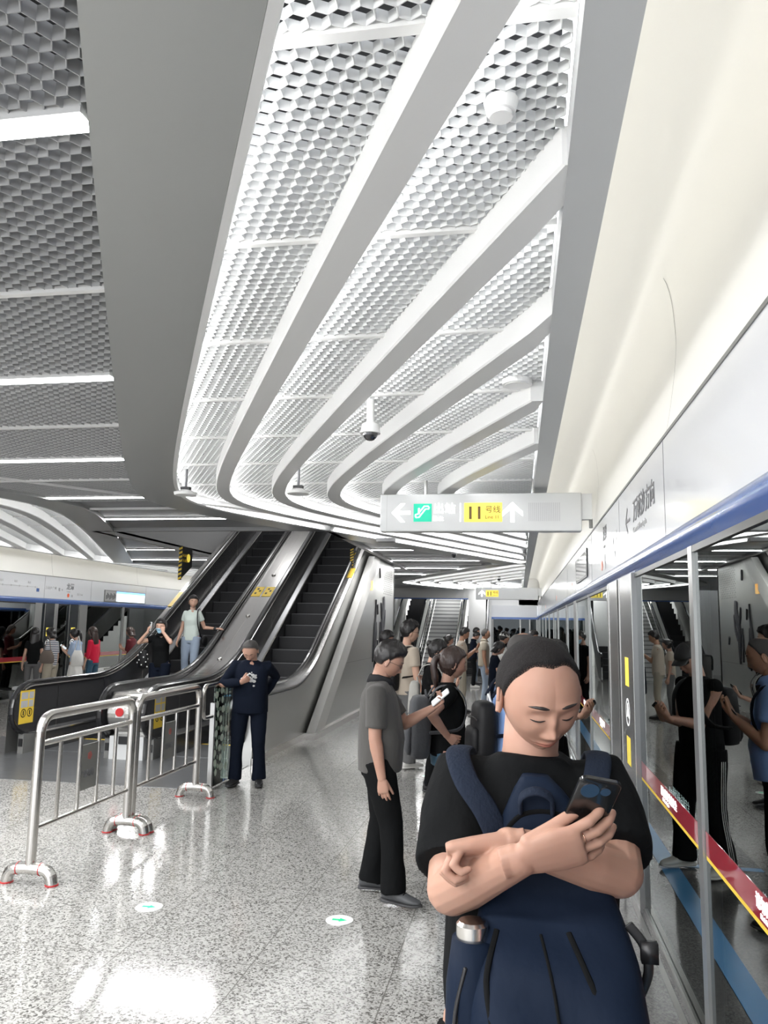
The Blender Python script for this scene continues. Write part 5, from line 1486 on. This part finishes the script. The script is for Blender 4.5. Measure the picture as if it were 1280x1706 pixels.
def phone_at(c, d, n, label, body='phone_black', size=(.074, .155, .009), lit=True, cams=True):
    """c centre, d long axis, n the way the screen faces"""
    d = unit(d); n = unit(n - d * np.dot(n, d)); s = np.cross(d, n)
    r = empty('phone', [float(q) for q in c]); w, h, t = size
    R = np.stack([s, d, n], 1)
    r.rotation_euler = Matrix(R.tolist()).to_euler()
    b = MB(); rc = .012; prof = []
    for cx_, cy_, a0 in ((w / 2 - rc, h / 2 - rc, 0), (-w / 2 + rc, h / 2 - rc, 90), (-w / 2 + rc, -h / 2 + rc, 180), (w / 2 - rc, -h / 2 + rc, 270)):
        for a in np.linspace(0, 90, 6): prof.append((cx_ + rc * cos(radians(a0 + a)), cy_ + rc * sin(radians(a0 + a))))
    def ring(sc, z): return [(p[0] * sc, p[1] * (1 - (1 - sc) * w / h), z) for p in prof]
    b.rings([ring(.94, -t / 2), ring(1, -t / 2 + .002), ring(1, t / 2 - .002), ring(.95, t / 2)])
    o = b.build('casing', body, r, smooth=radians(40))
    MB().box(-w / 2 + .005, w / 2 - .005, -h / 2 + .006, h / 2 - .006, t / 2, t / 2 + .0006).build('display', 'phone_lit' if lit else 'phone_black', r)
    if cams:
        b = MB(); b.cyl((0, 0, 0), .001, .001)
        m_ = MB(); m_.cyl((w * .20, h * .33, -t / 2 - .002), .016, .003, n=24); m_.cyl((-w * .16, h * .35, -t / 2 - .002), .009, .003, n=20); m_.build('camera_module', 'lens', r)
    tag(r, label, 'phone'); return r

def strap_loop(I, b, s, w=.03, xo=.085, back=-.15, front=.13, low=.25, top_t=1.0):
    """one shoulder strap of something worn on the back"""
    p, up, ft, TL, k, bw = I['pel'], I['up'], I['ft'], I['TL'], I['k'], I['bw']; sd = np.array([1.0, 0, 0])
    q = lambda t, x, y: p + up * TL * t + sd * s * x * k * bw + ft * y * k
    pts = [q(.72, xo * .8, back * .95), q(.92, xo * .95, -.10), q(.985, xo * 1.05, -.02), q(.93, xo * 1.15, .07), q(.75, xo * 1.25, front), q(.5, xo * 1.6, front * .9 + I['belly'] * .3), q(.32, .175, .06), q(low, .14, back * .9)]
    b.tube(smooth_path(pts, 4), (w, .006), n=8, ref=sd)
def backpack(I, label, m_='bag_black', size=(.27, .15, .42), zt=.86, one=False, pocket=True, strapm=None, front=False, out=.115, dx=0.0, rim=None):
    """a backpack on the wearer's back: an object of its own in world space"""
    r = empty('backpack', I['loc'].tolist(), I['rz']); w, dp, h = size
    p, up, ft, TL, k = I['pel'], I['up'], I['ft'], I['TL'], I['k']
    top = p + up * TL * zt + ft * (-out * k); sd = np.array([1.0, 0, 0])
    b = MB(); R = []
    for f, wx, dy in ((0.0, .45, .35), (.03, .75, .7), (.12, .95, .92), (.35, 1.0, 1.0), (.65, 1.0, 1.08), (.88, .98, 1.02), (.97, .88, .85), (1.0, .6, .5)):
        c = top - up * h * f - ft * dp / 2 * .96 + sd * dx; ring = []
        for a in np.linspace(0, 2 * pi, 32, endpoint=False):
            ca, sa = cos(a), sin(a); ring.append(c + sd * w / 2 * wx * np.sign(ca) * abs(ca) ** .55 + ft * dp / 2 * dy * np.sign(sa) * abs(sa) ** .6)
        R.append(ring)
    b.rings(R); bo = b.build('bag', m_, r, True)
    if pocket:
        b = MB(); R = []
        for f, wx, dy in ((.46, .55, .4), (.49, .80, .8), (.6, .84, 1.0), (.85, .82, 1.0), (.93, .70, .6)):
            c = top - up * h * f - ft * (dp * 1.0) + sd * dx
            R.append([c + sd * w / 2 * wx * np.sign(cos(a)) * abs(cos(a)) ** .5 + ft * .035 * dy * sin(a) for a in np.linspace(0, 2 * pi, 24, endpoint=False)])
        b.rings(R); b.build('front_pocket', m_, r, True)
        z_ = MB(); z_.tube([top - up * h * .30 - ft * dp * 1.01 + sd * (dx + q * w) + up * (-.3 * q * q * h * .6) for q in np.linspace(-.4, .4, 9)], .004, n=6); z_.build('zip', 'black', r, True)
    hb = MB(); hb.tube(smooth_path([top + sd * (dx - .04) - up * .01 - ft * .03, top + sd * dx + up * .04 - ft * .04, top + sd * (dx + .04) - up * .01 - ft * .03], 5), .008, n=8); hb.build('handle', rim or m_, r, True)
    for s in ((1,) if one == 1 else (-1,) if one == -1 else (-1, 1)):
        b = MB(); strap_loop(I, b, s, back=-out - .03); b.build('strap', strapm or m_, r, True)
    tag(r, label, 'backpack'); return r

# ================================================================ the people in the photograph
D = radians
PH_UP = dict(palms=((.15, -.75, .6), (-.15, -.75, .6)), hand_dirs=((.45, .55, .55), (-.45, .55, .55)))
def both_phone(z=1.17, y=.30): return ((-.045, y, z), (.045, y, z))

def top_of(I):
    return [c for c in I['o'].children if c.name.split('.')[0] in ('t_shirt', 'polo_shirt', 'sweater', 'sleeveless_top')][0]
def front_surface(I, x, z):
    me = top_of(I).data
    if 'fs' not in I:
        n = len(me.vertices); co = np.empty(n * 3); me.vertices.foreach_get('co', co); I['fs'] = co.reshape(-1, 3)
    P = I['fs']; k = P[(np.abs(P[:, 0] - x) < .014) & (np.abs(P[:, 2] - z) < .014)]
    return k[:, 1].max() if len(k) else .12

# ---- the man in the foreground
FX, FY = 0.022, 1.80
def loc1(x, y, Y):
    p = at(x, y, Y); return (-(p[0] - FX), -(p[1] - FY), p[2])
I1 = person('large man in the foreground, arms crossed over a navy backpack, holding a phone', (FX, FY, 0), pi, H=1.84, build=1.08, belly=0.02, lean=.02, shw=.80, arm_s=1.07,
            head=(20, 25, 4), head_s=.95, skin='skin', hair=('crop', 'hair_buzz', 1.0), res=2, sleeve=.80, top='black_cloth', bottom='black_cloth',
            hands=(loc1(846, 1402, 1.545), loc1(866, 1432, 1.475)), elbows=(('at', loc1(1030, 1452, 1.66)), ('at', loc1(752, 1482, 1.65))),
            palms=((0.0, .30, -1.0), (0.0, -.85, .5)), hand_dirs=((1.0, .12, -.15), (-1.0, .0, .30)), thumbs=((-5, 5), (8, 6)),
            curls=((55, 85, 55), (12, 20, 20)), hem=-.02)
J = I1['J'][1]
# ring on the middle finger
hg = J['hand']; p = hg[1][1] * .45 + hg[1][0] * .55; fd_ = unit(hg[1][1] - hg[1][0])
b = MB(); u_ = unit(np.cross(fd_, (0, 0, 1))); w_ = np.cross(fd_, u_)
b.tube([p + (u_ * cos(a) + w_ * sin(a)) * .0102 for a in np.linspace(0, 2 * pi, 25)], .0011, n=6); b.build('ring', 'gold', I1['o'], True)
W = I1['world'](J['W'])
dph = unit((.28, -.55, .80)); nph = unit(np.array((-.1, .80, .55)) - dph * np.dot((-.1, .80, .55), dph))
hn = J['hand']; fm = I1['world']((hn[1][1] + hn[1][2] + hn[2][1]) / 3)
phone_at(fm + nph * .017 + dph * .034 + np.array((-.030, 0, 0)), dph, nph, 'black phone with large camera rings held by the foreground man', 'phone_black', (.074, .150, .010), lit=True)

# the backpack he wears on his front
BL = np.array([0.05, 1.56, 0.82])
bp = empty('backpack', BL.tolist())
def wb(p): return np.asarray(p, float) - BL
secs = [(1.505, .030, .026, 1.655, 1.70), (1.48, .036, .048, 1.640, 1.70), (1.43, .045, .080, 1.628, 1.70), (1.36, .050, .103, 1.625, 1.70), (1.30, .052, .122, 1.610, 1.70), (1.25, .055, .138, 1.565, 1.70),
        (1.20, .058, .152, 1.50, 1.69), (1.12, .060, .160, 1.455, 1.69), (1.02, .062, .165, 1.43, 1.69), (.93, .062, .163, 1.435, 1.69), (.86, .060, .150, 1.47, 1.68), (.825, .058, .11, 1.52, 1.66)]
S_i = np.linspace(0, len(secs) - 1, 46); secsA = np.array(secs)
def sec_at(z): 
    q = secsA[::-1]; return [np.interp(z, q[:, 0], q[:, i]) for i in range(5)]
b = MB(); R = []
for q in S_i:
    z, xc, hw_, y0, y1 = [np.interp(q, range(len(secs)), secsA[:, i]) for i in range(5)]
    ring = []
    for a in np.linspace(0, 2 * pi, 72, endpoint=False):
        ca, sa = cos(a), sin(a); x = xc + hw_ * np.sign(ca) * abs(ca) ** .62; y = (y0 + y1) / 2 - (y1 - y0) / 2 * np.sign(sa) * abs(sa) ** .62
        if sa > 0:
            fold = .009 * sin(26 * (x - xc) + 9 * z) * sin(13 * z + 3) + .007 * sin(75 * (x - xc) * (1.35 - z) + 3) + .004 * sin(50 * z + 30 * x)
            y += fold * min(1, (1.30 - z) * 6) if z < 1.30 else 0
        ring.append(wb((x, y, z)))
    R.append(ring)
b.rings(R); bag = b.build('bag', 'bag_navy', bp, True)
def front_bag(x, z, off=.004):
    _, xc, hw_, y0, y1 = sec_at(z); u = min(.985, abs(x - xc) / hw_); sa = (1 - u ** (1 / .31)) ** .31 if u < 1 else 0
    sa = max(0.0, 1 - u ** (2 / .62)) ** (.62 / 2)
    return (y0 + y1) / 2 - (y1 - y0) / 2 * sa - off
def zip_line(pts, r, m_='black_cloth', name='zip', n=7):
    pp = smooth_path([(p[0], 0, p[1]) for p in pts], 8); MB().tube([wb((p[0], front_bag(p[0], p[2], .001), p[2])) for p in pp], (r if isinstance(r, tuple) else (r, r)), n=n, ref=(1, 0, 0)).build(name, m_, bag, True)
zip_line([(-.045, 1.245), (-.062, 1.18), (-.045, 1.10), (-.03, 1.02), (-.02, .92)], (.0055, .0016))
zip_line([(.085, 1.25), (.125, 1.18), (.15, 1.11), (.165, 1.03), (.17, .95)], (.0055, .0016))
zip_line([(-.028, 1.405), (.0, 1.435), (.045, 1.445), (.09, 1.435), (.12, 1.405)], (.0055, .0016))
zip_line([(.035, 1.245), (.05, 1.2), (.06, 1.15), (.068, 1.09)], (.003, .0016))
zip_line([(-.05, 1.02), (.03, .985), (.12, .99), (.19, 1.03)], (.004, .002), 'bag_strap', 'seam')
# grab handle hanging at the top
MB().tube(smooth_path([wb(p) for p in ((.000, 1.63, 1.445), (.003, 1.612, 1.475), (.03, 1.605, 1.488), (.058, 1.612, 1.475), (.062, 1.63, 1.445))], 6), [(.012, .005)] * 25, n=10, ref=(0, 0, 1)).build('grab_handle', 'bag_strap', bag, True)
# side pocket with the flask
b = MB(); R = []
for z, r_, yy in ((1.225, .040, 1.575), (1.15, .050, 1.565), (1.05, .052, 1.56), (.93, .048, 1.565), (.88, .03, 1.57)):
    R.append([wb((-.088 + r_ * cos(a) * (1.0), yy + r_ * 1.15 * sin(a), z)) for a in np.linspace(0, 2 * pi, 28, endpoint=False)])
b.rings(R); b.build('side_pocket', 'bag_navy', bag, True)
for zz in (1.12, 1.06): 
    MB().tube([wb((-.115, 1.515, zz)), wb((-.112, 1.512, zz - .045))], .004, n=6).build('zip_pull', 'black', bag, True)
MB().tube(smooth_path([wb(p) for p in ((-.100, 1.52, 1.19), (-.118, 1.51, 1.10), (-.105, 1.51, .98))], 6), .004, n=6).build('zip', 'black', bag, True)
for s, xs in ((1, ((-.125, 1.535, 1.80), (-.130, 1.530, 1.745), (-.108, 1.49, 1.665), (-.068, 1.44, 1.64), (-.038, 1.38, 1.635))), (-1, ((.160, 1.535, 1.80), (.160, 1.530, 1.745), (.145, 1.49, 1.665), (.122, 1.44, 1.64), (.105, 1.38, 1.635)))):
    pts = []
    for (x, z, y) in xs:
        lx = -(x - FX); 
        if y < 1.79:
            fs = FY - front_surface(I1, lx, z); y = min(y, fs - .008)
        pts.append(wb((x, y, z)))
    pts = [wb((xs[0][0], 1.90, 1.50))] + pts
    MB().tube(smooth_path(pts, 6), (.026, .006), n=12, ref=(1, 0, 0)).build('shoulder_strap', 'bag_strap', bp, True)
MB().tube(smooth_path([wb(p) for p in ((.195, 1.60, 1.26), (.222, 1.60, 1.225), (.228, 1.60, 1.18), (.21, 1.62, 1.12))], 6), (.009, .002), n=8).build('side_strap', 'black', bp, True)
MB().box(.215 - BL[0], .245 - BL[0], 1.585 - BL[1], 1.605 - BL[1], 1.20 - BL[2], 1.235 - BL[2]).build('buckle', 'black', bp, True)
tag(bp, 'navy backpack worn on the front of the large man with crossed arms', 'backpack')
fl = empty('flask', (-.090, 1.572, .985)); MB().cyl((0, 0, 0), .029, .225, n=36).build('body', 'steel2', fl, radians(40))
MB().cyl((0, 0, .225), .0275, .004, n=36).build('neck_ring', 'grey_ink', fl); MB().cyl((0, 0, .229), .030, .036, n=36).build('lid', 'steel2', fl, radians(40)); MB().cyl((0, 0, .265), .030, .006, n=36, r2=.025).build('lid_top', 'steel2', fl, radians(40))
tag(fl, 'steel flask sticking out of the side pocket of the navy backpack', 'flask')

# ---- man in the grey polo
I2 = person('man in a dark grey polo shirt and glasses looking at his phone', (-.955, 5.48, 0), D(-86), H=1.71, build=1.12, belly=.028, lean=.0, head=(0, 22), hair=('fade', 'hair_black', 1.1),
            top='polo_grey', collar='polo_trim', sleeve=.78, bottom='black_cloth', shoes=('shoe_grey', 'sole_grey'), res=1, hem=-.04,
            hands=((-.10, .37, 1.235), (.23, .05, .79)), elbows=((-.3, -.3, -1), (.3, -1, 0)), palms=((.35, -.75, .55), (-1, .25, 0)), hand_dirs=((.12, .75, .65), (0, .12, -1)),
            curls=((50, 50, 30), (14, 18, 14)), feet=((-.13, -.05, 0), (.15, .13, -24)), legw=1.2)
glasses(I2)
phone(I2, -1, 'white phone in the raised hand of the man in the grey polo', 'phone_white', off=.085, lift=.026)
# ---- man in the navy sweater
I3 = person('man in a navy sweater leaning one elbow on the glass screen and reading his phone', (-3.02, 8.78, 0), D(186), H=1.66, build=1.14, belly=.035, lean=.03, head=(0, 40), hair=('receding', 'hair_grey', 1.3),
            top='navy_cloth', sleeve=1.93, bottom='navy_cloth', res=1, hem=-.05, hands=((-.12, -.17, .98), (.045, .25, 1.145)), elbows=((-.5, -1, 0), (1, -.1, -.25)),
            palms=((0, -1, 0), (-.1, -.7, .7)), hand_dirs=((.6, -.1, -.3), (-.75, .35, .4)), curls=(None, (40, 45, 30)), feet=((-.13, 0, 14), (.13, .06, -10)), legw=1.12)
phone(I3, 1, 'white phone in the hands of the man in the navy sweater', 'phone_white', off=.075, lift=.024)
b = MB()
for (x, z, r_) in ((-.02, 1.20, .03), (-.05, 1.21, .028), (-.08, 1.19, .02), (-.07, 1.15, .022), (-.035, 1.16, .03), (-.01, 1.235, .01), (-.035, 1.245, .009), (-.085, 1.215, .012), (-.07, 1.10, .014)):
    y = front_surface(I3, x, z) + .003; b.ell((x, y, z), r_, .004, r_ * .8, n=12, k=6)
b.build('chest_print', 'pale_ink', top_of(I3), True)

# ---- two women on the left escalator
I4 = person('woman in a pale mint t-shirt and light jeans on the left escalator', (-5.85, 13.62, .66), D(180), H=1.63, female=True, build=1.0, lean=-.01, head=(28, 4), skin='skin_pale', hair=('pony', 'hair_black'),
            top='mint_cloth', sleeve=.5, bottom='jeans_pale', legw=1.12, res=1, hands=((-.44, -.10, 1.02), (.23, .06, .80)), elbows=((-.4, -.4, -1), (.3, -1, 0)), palms=((0, .1, -1), None), hand_dirs=((-.6, -.5, .1), None), feet=((-.09, .02, 0), (.10, -.02, 0)))
b = MB(); b.tube(smooth_path([(-.12, -.06, 1.36), (-.135, .02, 1.375), (-.14, .10, 1.30), (-.16, .12, 1.1), (-.19, .06, .92), (-.2, -.02, .85)], 5), (.010, .004), n=8, ref=(1, 0, 0)); hbk = empty('shoulder_bag', (-5.85, 13.62, .66), D(180))
b.build('strap', 'bag_black', hbk, True); MB().ell((-.22, -.09, .80), .05, .11, .10).build('bag', 'bag_black', hbk, True); tag(hbk, 'black shoulder bag on a thin strap carried by the woman in the mint t-shirt', 'bag')
MB().tube([np.array(I4['J'][-1]['W']) + q for q in (np.array((.02, .004, 0)), np.array((.035, .006, -.002)))], .030, n=14).build('wrist_band', 'black', I4['o'], True)
I5 = person('woman in black with a blue face mask raising both hands to her face', (-6.06, 12.86, .22), D(178), H=1.63, female=True, build=1.05, head=(8, 8), skin='skin_pale', hair=('bun', 'hair_black', 1.25),
            top='black_cloth', collar=True, sleeve=.45, bottom='navy_cloth', legw=1.2, res=1, hands=((-.12, .20, 1.40), (.15, .22, 1.40)), elbows=((-1, .3, -1), (1, .3, -1)),
            palms=((.6, -.7, 0), (-.6, -.7, 0)), hand_dirs=((.25, -.1, 1), (-.15, .0, 1)), curls=((40, 40, 20), (35, 50, 30)), feet=((-.09, 0, 0), (.09, .02, 0)))
face_mask(I5)
phone(I5, 1, 'white phone held up beside the face of the masked woman on the escalator', 'phone_white', off=.09, lift=.03)
hb_ = empty('handbag', (-6.06 - .27, 12.74, .22 + .78)); bb = MB(); bb.rings([[(.085 * w * cos(a), .05 * w * sin(a), z) for a in np.linspace(0, 2 * pi, 20, endpoint=False)] for z, w in ((0, .6), (.02, .95), (.15, 1.05), (.28, .85), (.30, .6))]); bo = bb.build('bag', 'bag_black', hb_, True)
for i in range(16):
    a = i * 2.4; z = .03 + .016 * i; MB().ell((.088 * cos(a), .052 * sin(a), z), .012, .012, .012, n=8, k=6).build('white_dot', 'plastic_w', bo)
MB().tube(smooth_path([(0, 0, .28), (.03, .0, .45), (.10, .05, .58), (.17, .08, .60)], 5), .006, n=6).build('strap', 'bag_black', hb_, True)
tag(hb_, 'black handbag with white dots hanging at the side of the masked woman', 'bag')

# ---- the queue in the middle of the platform
I6 = person('woman with a ponytail in a black t-shirt and blue jeans, hand on her hip', (-.56, 6.15, 0), D(-76), H=1.65, female=True, build=1.14, belly=.03, head=(0, 6), skin='skin', hair=('pony', 'hair_brown', 1.1),
            top='black_cloth', sleeve=.55, bottom='jeans_blue', res=1, hem=.04, hands=((-.2, .12, .90), (.215, -.015, 1.00)), elbows=((-.5, -1, 0), (1, -.9, -.1)), palms=(None, (-.9, .2, .1)), hand_dirs=(None, (-.15, .75, -.55)), curls=(None, (25, 25, 15)))
backpack(I6, 'dark grey backpack on the back of the ponytail woman in black', 'bag_grey', size=(.30, .16, .46), zt=.80, out=.13)
I7 = person('tall man in a tan t-shirt and grey trousers seen from behind', (-1.46, 10.3, 0), D(-48), H=1.86, build=1.0, head=(-24, 2), head_s=1.08, skin='skin_pale', hair=('short', 'hair_black', 1.35),
            top='tan_cloth', sleeve=.6, bottom='grey_cloth', legw=1.2, shoes=('shoe_white', 'shoe_white'), res=1, hands=((-.2, .22, 1.12), (.25, .1, .86)))
glasses(I7)
backpack(I7, 'black backpack slung on the tall man in the tan t-shirt', 'bag_black', size=(.30, .15, .42), zt=.70, out=.12, dx=-.06)
I8 = person('man with a face mask and short black hair standing against the steel wall', (-2.02, 11.7, 0), D(-84), H=1.74, head=(0, 16), skin='skin', hair=('short', 'hair_black'), top='black_cloth', sleeve=.5, bottom='black_cloth', res=0, hands=both_phone(1.12), **PH_UP)
face_mask(I8)
phone(I8, 1, 'black phone of the masked man standing against the steel wall', 'phone_black')
I9 = person('woman with a hair bun in a black t-shirt reading a phone, behind the ponytail woman', (-.99, 9.0, 0), D(-84), H=1.67, female=True, head=(0, 20), skin='skin_pale', hair=('bun', 'hair_black', 1.2), top='black_cloth', sleeve=.55, bottom='black_cloth', res=1, hands=both_phone(1.12, .27), **PH_UP)
backpack(I9, 'pale grey drawstring bag on the back of the woman with a hair bun', 'bag_pale', size=(.30, .13, .40), zt=.58, out=.12, pocket=False, strapm='bag_pale')
phone(I9, 1, 'black phone held by the woman with a hair bun', 'phone_black')
I10 = person('man in a tan shirt raising his phone, in front of the far staircase', (-1.22, 17.0, 0), D(-80), H=1.80, head=(0, 14), skin='skin_tan', hair=('short', 'hair_black'), top='tan_cloth', sleeve=.5, bottom='beige_cloth', res=0, hands=both_phone(1.32, .32), **PH_UP)
phone(I10, 1, 'small dark phone raised by the man in the tan shirt near the far staircase', 'phone_black')
person('woman with dark hair partly hidden behind the man in the tan shirt', (-1.62, 17.9, 0), D(-80), H=1.62, female=True, head=(0, 12), hair=('bun', 'hair_black'), top='tan_cloth', bottom='grey_cloth', res=0)
I11 = person('distant man in a navy polo, black trousers and pale shoes, head bent', (-1.36, 24.0, 0), D(-88), H=1.68, head=(0, 30), hair=('short', 'hair_black'), top='navy_cloth', collar=True, bottom='black_cloth', shoes=('shoe_white', 'shoe_white'), res=0, hands=both_phone(1.1), **PH_UP)
person('dark haired man standing just behind the distant man in the navy polo', (-1.40, 25.4, 0), D(-100), H=1.78, head=(0, 8), hair=('short', 'hair_black'), top='white_cloth', bottom='jeans_pale', res=0)
person('older man in a beige polo looking towards the screen doors, mid queue', (-.83, 19.0, 0), D(-86), H=1.77, build=1.05, head=(0, 0), skin='skin_tan', hair=('receding', 'hair_grey'), top='beige_cloth', collar=True, bottom='jeans_pale', res=0, shoes=('shoe_white', 'shoe_white'))
I13 = person('short haired woman in navy bent over her phone, right of the beige polo man', (-.43, 14.0, 0), D(-78), H=1.58, female=True, head=(0, 28), skin='skin_pale', hair=('bob', 'hair_black'), top='navy_cloth', bottom='navy_cloth', res=0, hands=both_phone(1.02, .28), **PH_UP)
phone(I13, 1, 'phone held by the short haired woman in navy', 'phone_black')
I14 = person('person in white wearing a white cap, beyond the bald head of the man in blue', (-.36, 16.4, 0), D(-70), H=1.72, head=(0, 12), hair=('short', 'hair_black'), top='white_cloth', bottom='grey_cloth', res=0)
def cap(I, m_):
    hp = lambda *q: I['hc'] + I['hw'] @ (np.array(q) * I['hs']); U = sphere_dirs(48, 36); P = head_points(U, 1.06)
    k_ = U[:, 2] > .26; r_ = np.where(k_, 1.17, .80)[:, None]; P = P * r_
    b = MB(); b.add(P @ I['hw'].T * I['hs'] + I['hc'], grid_faces(48, 36)); c_ = b.build('cap', m_, I['o'], True)
    b = MB(); n_ = 14
    top_, bot_ = [], []
    for i in range(n_ + 1):
        a = pi * i / n_; x = .074 * cos(a); y0 = .075 - .01 * abs(cos(a)); y1 = .075 + .085 * sin(a) ** .7
        z0 = .040; z1 = .022
        top_.append((hp(x, y0, z0), hp(x * .96, y1, z1 - .012 * abs(cos(a)))))
    v = []
    for dz in (0, -.004):
        for p0, p1 in top_: v += [p0 + np.array([0, 0, dz]), p1 + np.array([0, 0, dz])]
    m = 2 * (n_ + 1); f = []
    for i in range(n_): f += [(2 * i, 2 * i + 1, 2 * i + 3, 2 * i + 2), (m + 2 * i, m + 2 * i + 2, m + 2 * i + 3, m + 2 * i + 1), (2 * i + 1, m + 2 * i + 1, m + 2 * i + 3, 2 * i + 3)]
    b.add(v, f); b.build('cap_peak', m_, c_, True)
cap(I14, 'white_cloth')
I15 = person('person with dark hair and a face mask near the far screen doors', (.24, 17.2, 0), D(-120), H=1.75, head=(0, 10), hair=('short', 'hair_black', 1.2), top='black_cloth', bottom='black_cloth', res=0); face_mask(I15)
I16 = person('man with thinning grey hair in a light blue polo, just behind the foreground man', (-.045, 5.45, 0), D(-72), H=1.80, build=1.08, belly=.03, head=(0, 14), skin='skin_tan', hair=('bald', 'hair_grey', 1.5), top='blue_cloth', collar=True, sleeve=.6, bottom='black_cloth', res=1,
             hands=((-.05, .26, 1.25), (.07, .26, 1.25)), **PH_UP, elbows=((-.5, -.4, -1), (.5, -.4, -1)))
phone(I16, 1, 'black phone held by the man in the light blue polo', 'phone_black')
backpack(I16, 'black leather backpack with a pale handle on the man in light blue', 'bag_black', size=(.27, .14, .36), zt=.66, out=.14, rim='phone_white', strapm='navy_cloth', dx=.03)
I17 = person('man in a black sleeveless top and black cap, seen reflected in the glass', (.20, 6.55, 0), D(-122), H=1.74, build=1.04, head=(0, 24), skin='skin', hair=('short', 'hair_black', .8), top='black_cloth', sl_less=True, bottom='black_cloth', legw=1.3, shoes=('shoe_white', 'shoe_white'), res=1,
             hands=((-.04, .34, 1.14), (.04, .34, 1.14)), feet=((-.16, .06, 10), (.14, -.04, -10)), **PH_UP)
cap(I17, 'shoe_black')
phone(I17, 1, 'dark phone in the hands of the man in the black cap', 'phone_black')
backpack(I17, 'black backpack on the man in the black cap and sleeveless top', 'bag_black', size=(.30, .16, .44), zt=.85, out=.13)
for s in (-1, 1):
    for q in (-.018, 0, .018):
        hip, kn, ank, fa = I17['legs'][0 if s < 0 else 1]
        MB().tube(smooth_path([p + np.array([s * r_, q, 0]) for p, r_ in ((hip * .8 + kn * .2, .118), (kn, .093), (kn * .4 + ank * .6, .088), (ank, .085))], 4), .0035, n=6).build('side_stripe', 'plastic_w', I17['o'], True)

# ---- people at the left-hand screen doors
I18 = person('woman in a navy and white striped top at the left doors', (-10.05, 15.95, 0), D(80), H=1.63, female=True, head=(0, 10), skin='skin_pale', hair=('bob', 'hair_black'), top='striped', sleeve=.8, bottom='beige_cloth', legw=1.25, res=0)
def hang_bag(x, y, z, w, h, d_, m_, label, name='shoulder_bag', strap=.45):
    r = empty(name, (x, y, z)); b = MB(); b.rings([[(w / 2 * q * np.sign(cos(a)) * abs(cos(a)) ** .6, d_ / 2 * q * sin(a), zz) for a in np.linspace(0, 2 * pi, 20, endpoint=False)] for zz, q in ((0, .7), (.02, 1), (h * .6, .95), (h, .55))])
    b.build('bag', m_, r, True); MB().tube(smooth_path([(-w * .25, 0, h * .95), (-w * .1, 0, h + strap * .7), (0, 0, h + strap), (w * .1, 0, h + strap * .7), (w * .25, 0, h * .95)], 5), .009, n=6).build('strap', m_, r, True); tag(r, label, 'bag'); return r
hang_bag(-10.0, 15.70, .86, .34, .28, .12, 'bag_taupe', 'taupe shoulder bag hanging on the woman in the striped top', strap=.30)
I19 = person('woman with a long ponytail in a pale blue blouse and white skirt', (-9.62, 16.2, 0), D(84), H=1.63, female=True, head=(0, 22), skin='skin_pale', hair=('pony', 'hair_black', 1.0), top='paleblue_cloth', sleeve=.9, bottom='white_cloth', bottom_kind='skirt', res=0, hands=both_phone(1.14, .32), **PH_UP, tuck=True)
phone(I19, 1, 'white phone held by the woman in the pale blue blouse', 'phone_white')
hang_bag(-9.48, 16.02, .80, .30, .34, .10, 'white_cloth', 'white tote bag hanging behind the woman in the pale blue blouse', 'tote_bag', .30)
person('woman with long dark hair in a red top and jeans at the left screen doors', (-9.72, 17.1, 0), D(80), H=1.66, female=True, head=(0, 8), skin='skin_pale', hair=('long', 'hair_brown'), top='red_cloth', sleeve=1.5, bottom='jeans_blue', res=0)
I21 = person('person with dark hair in a burgundy top, half hidden by the left escalator', (-9.5, 18.5, 0), D(84), H=1.66, female=True, head=(0, 14), hair=('bob', 'hair_brown'), top='burgundy', sleeve=.9, bottom='black_cloth', res=0, hands=both_phone(1.12), **PH_UP)
person('person in dark clothes at the extreme left edge beside the striped top', (-10.75, 16.35, 0), D(30), H=1.62, female=True, head=(0, 5), skin='skin_pale', hair=('long', 'hair_black'), top='black_cloth', bottom='grey_cloth', res=0)
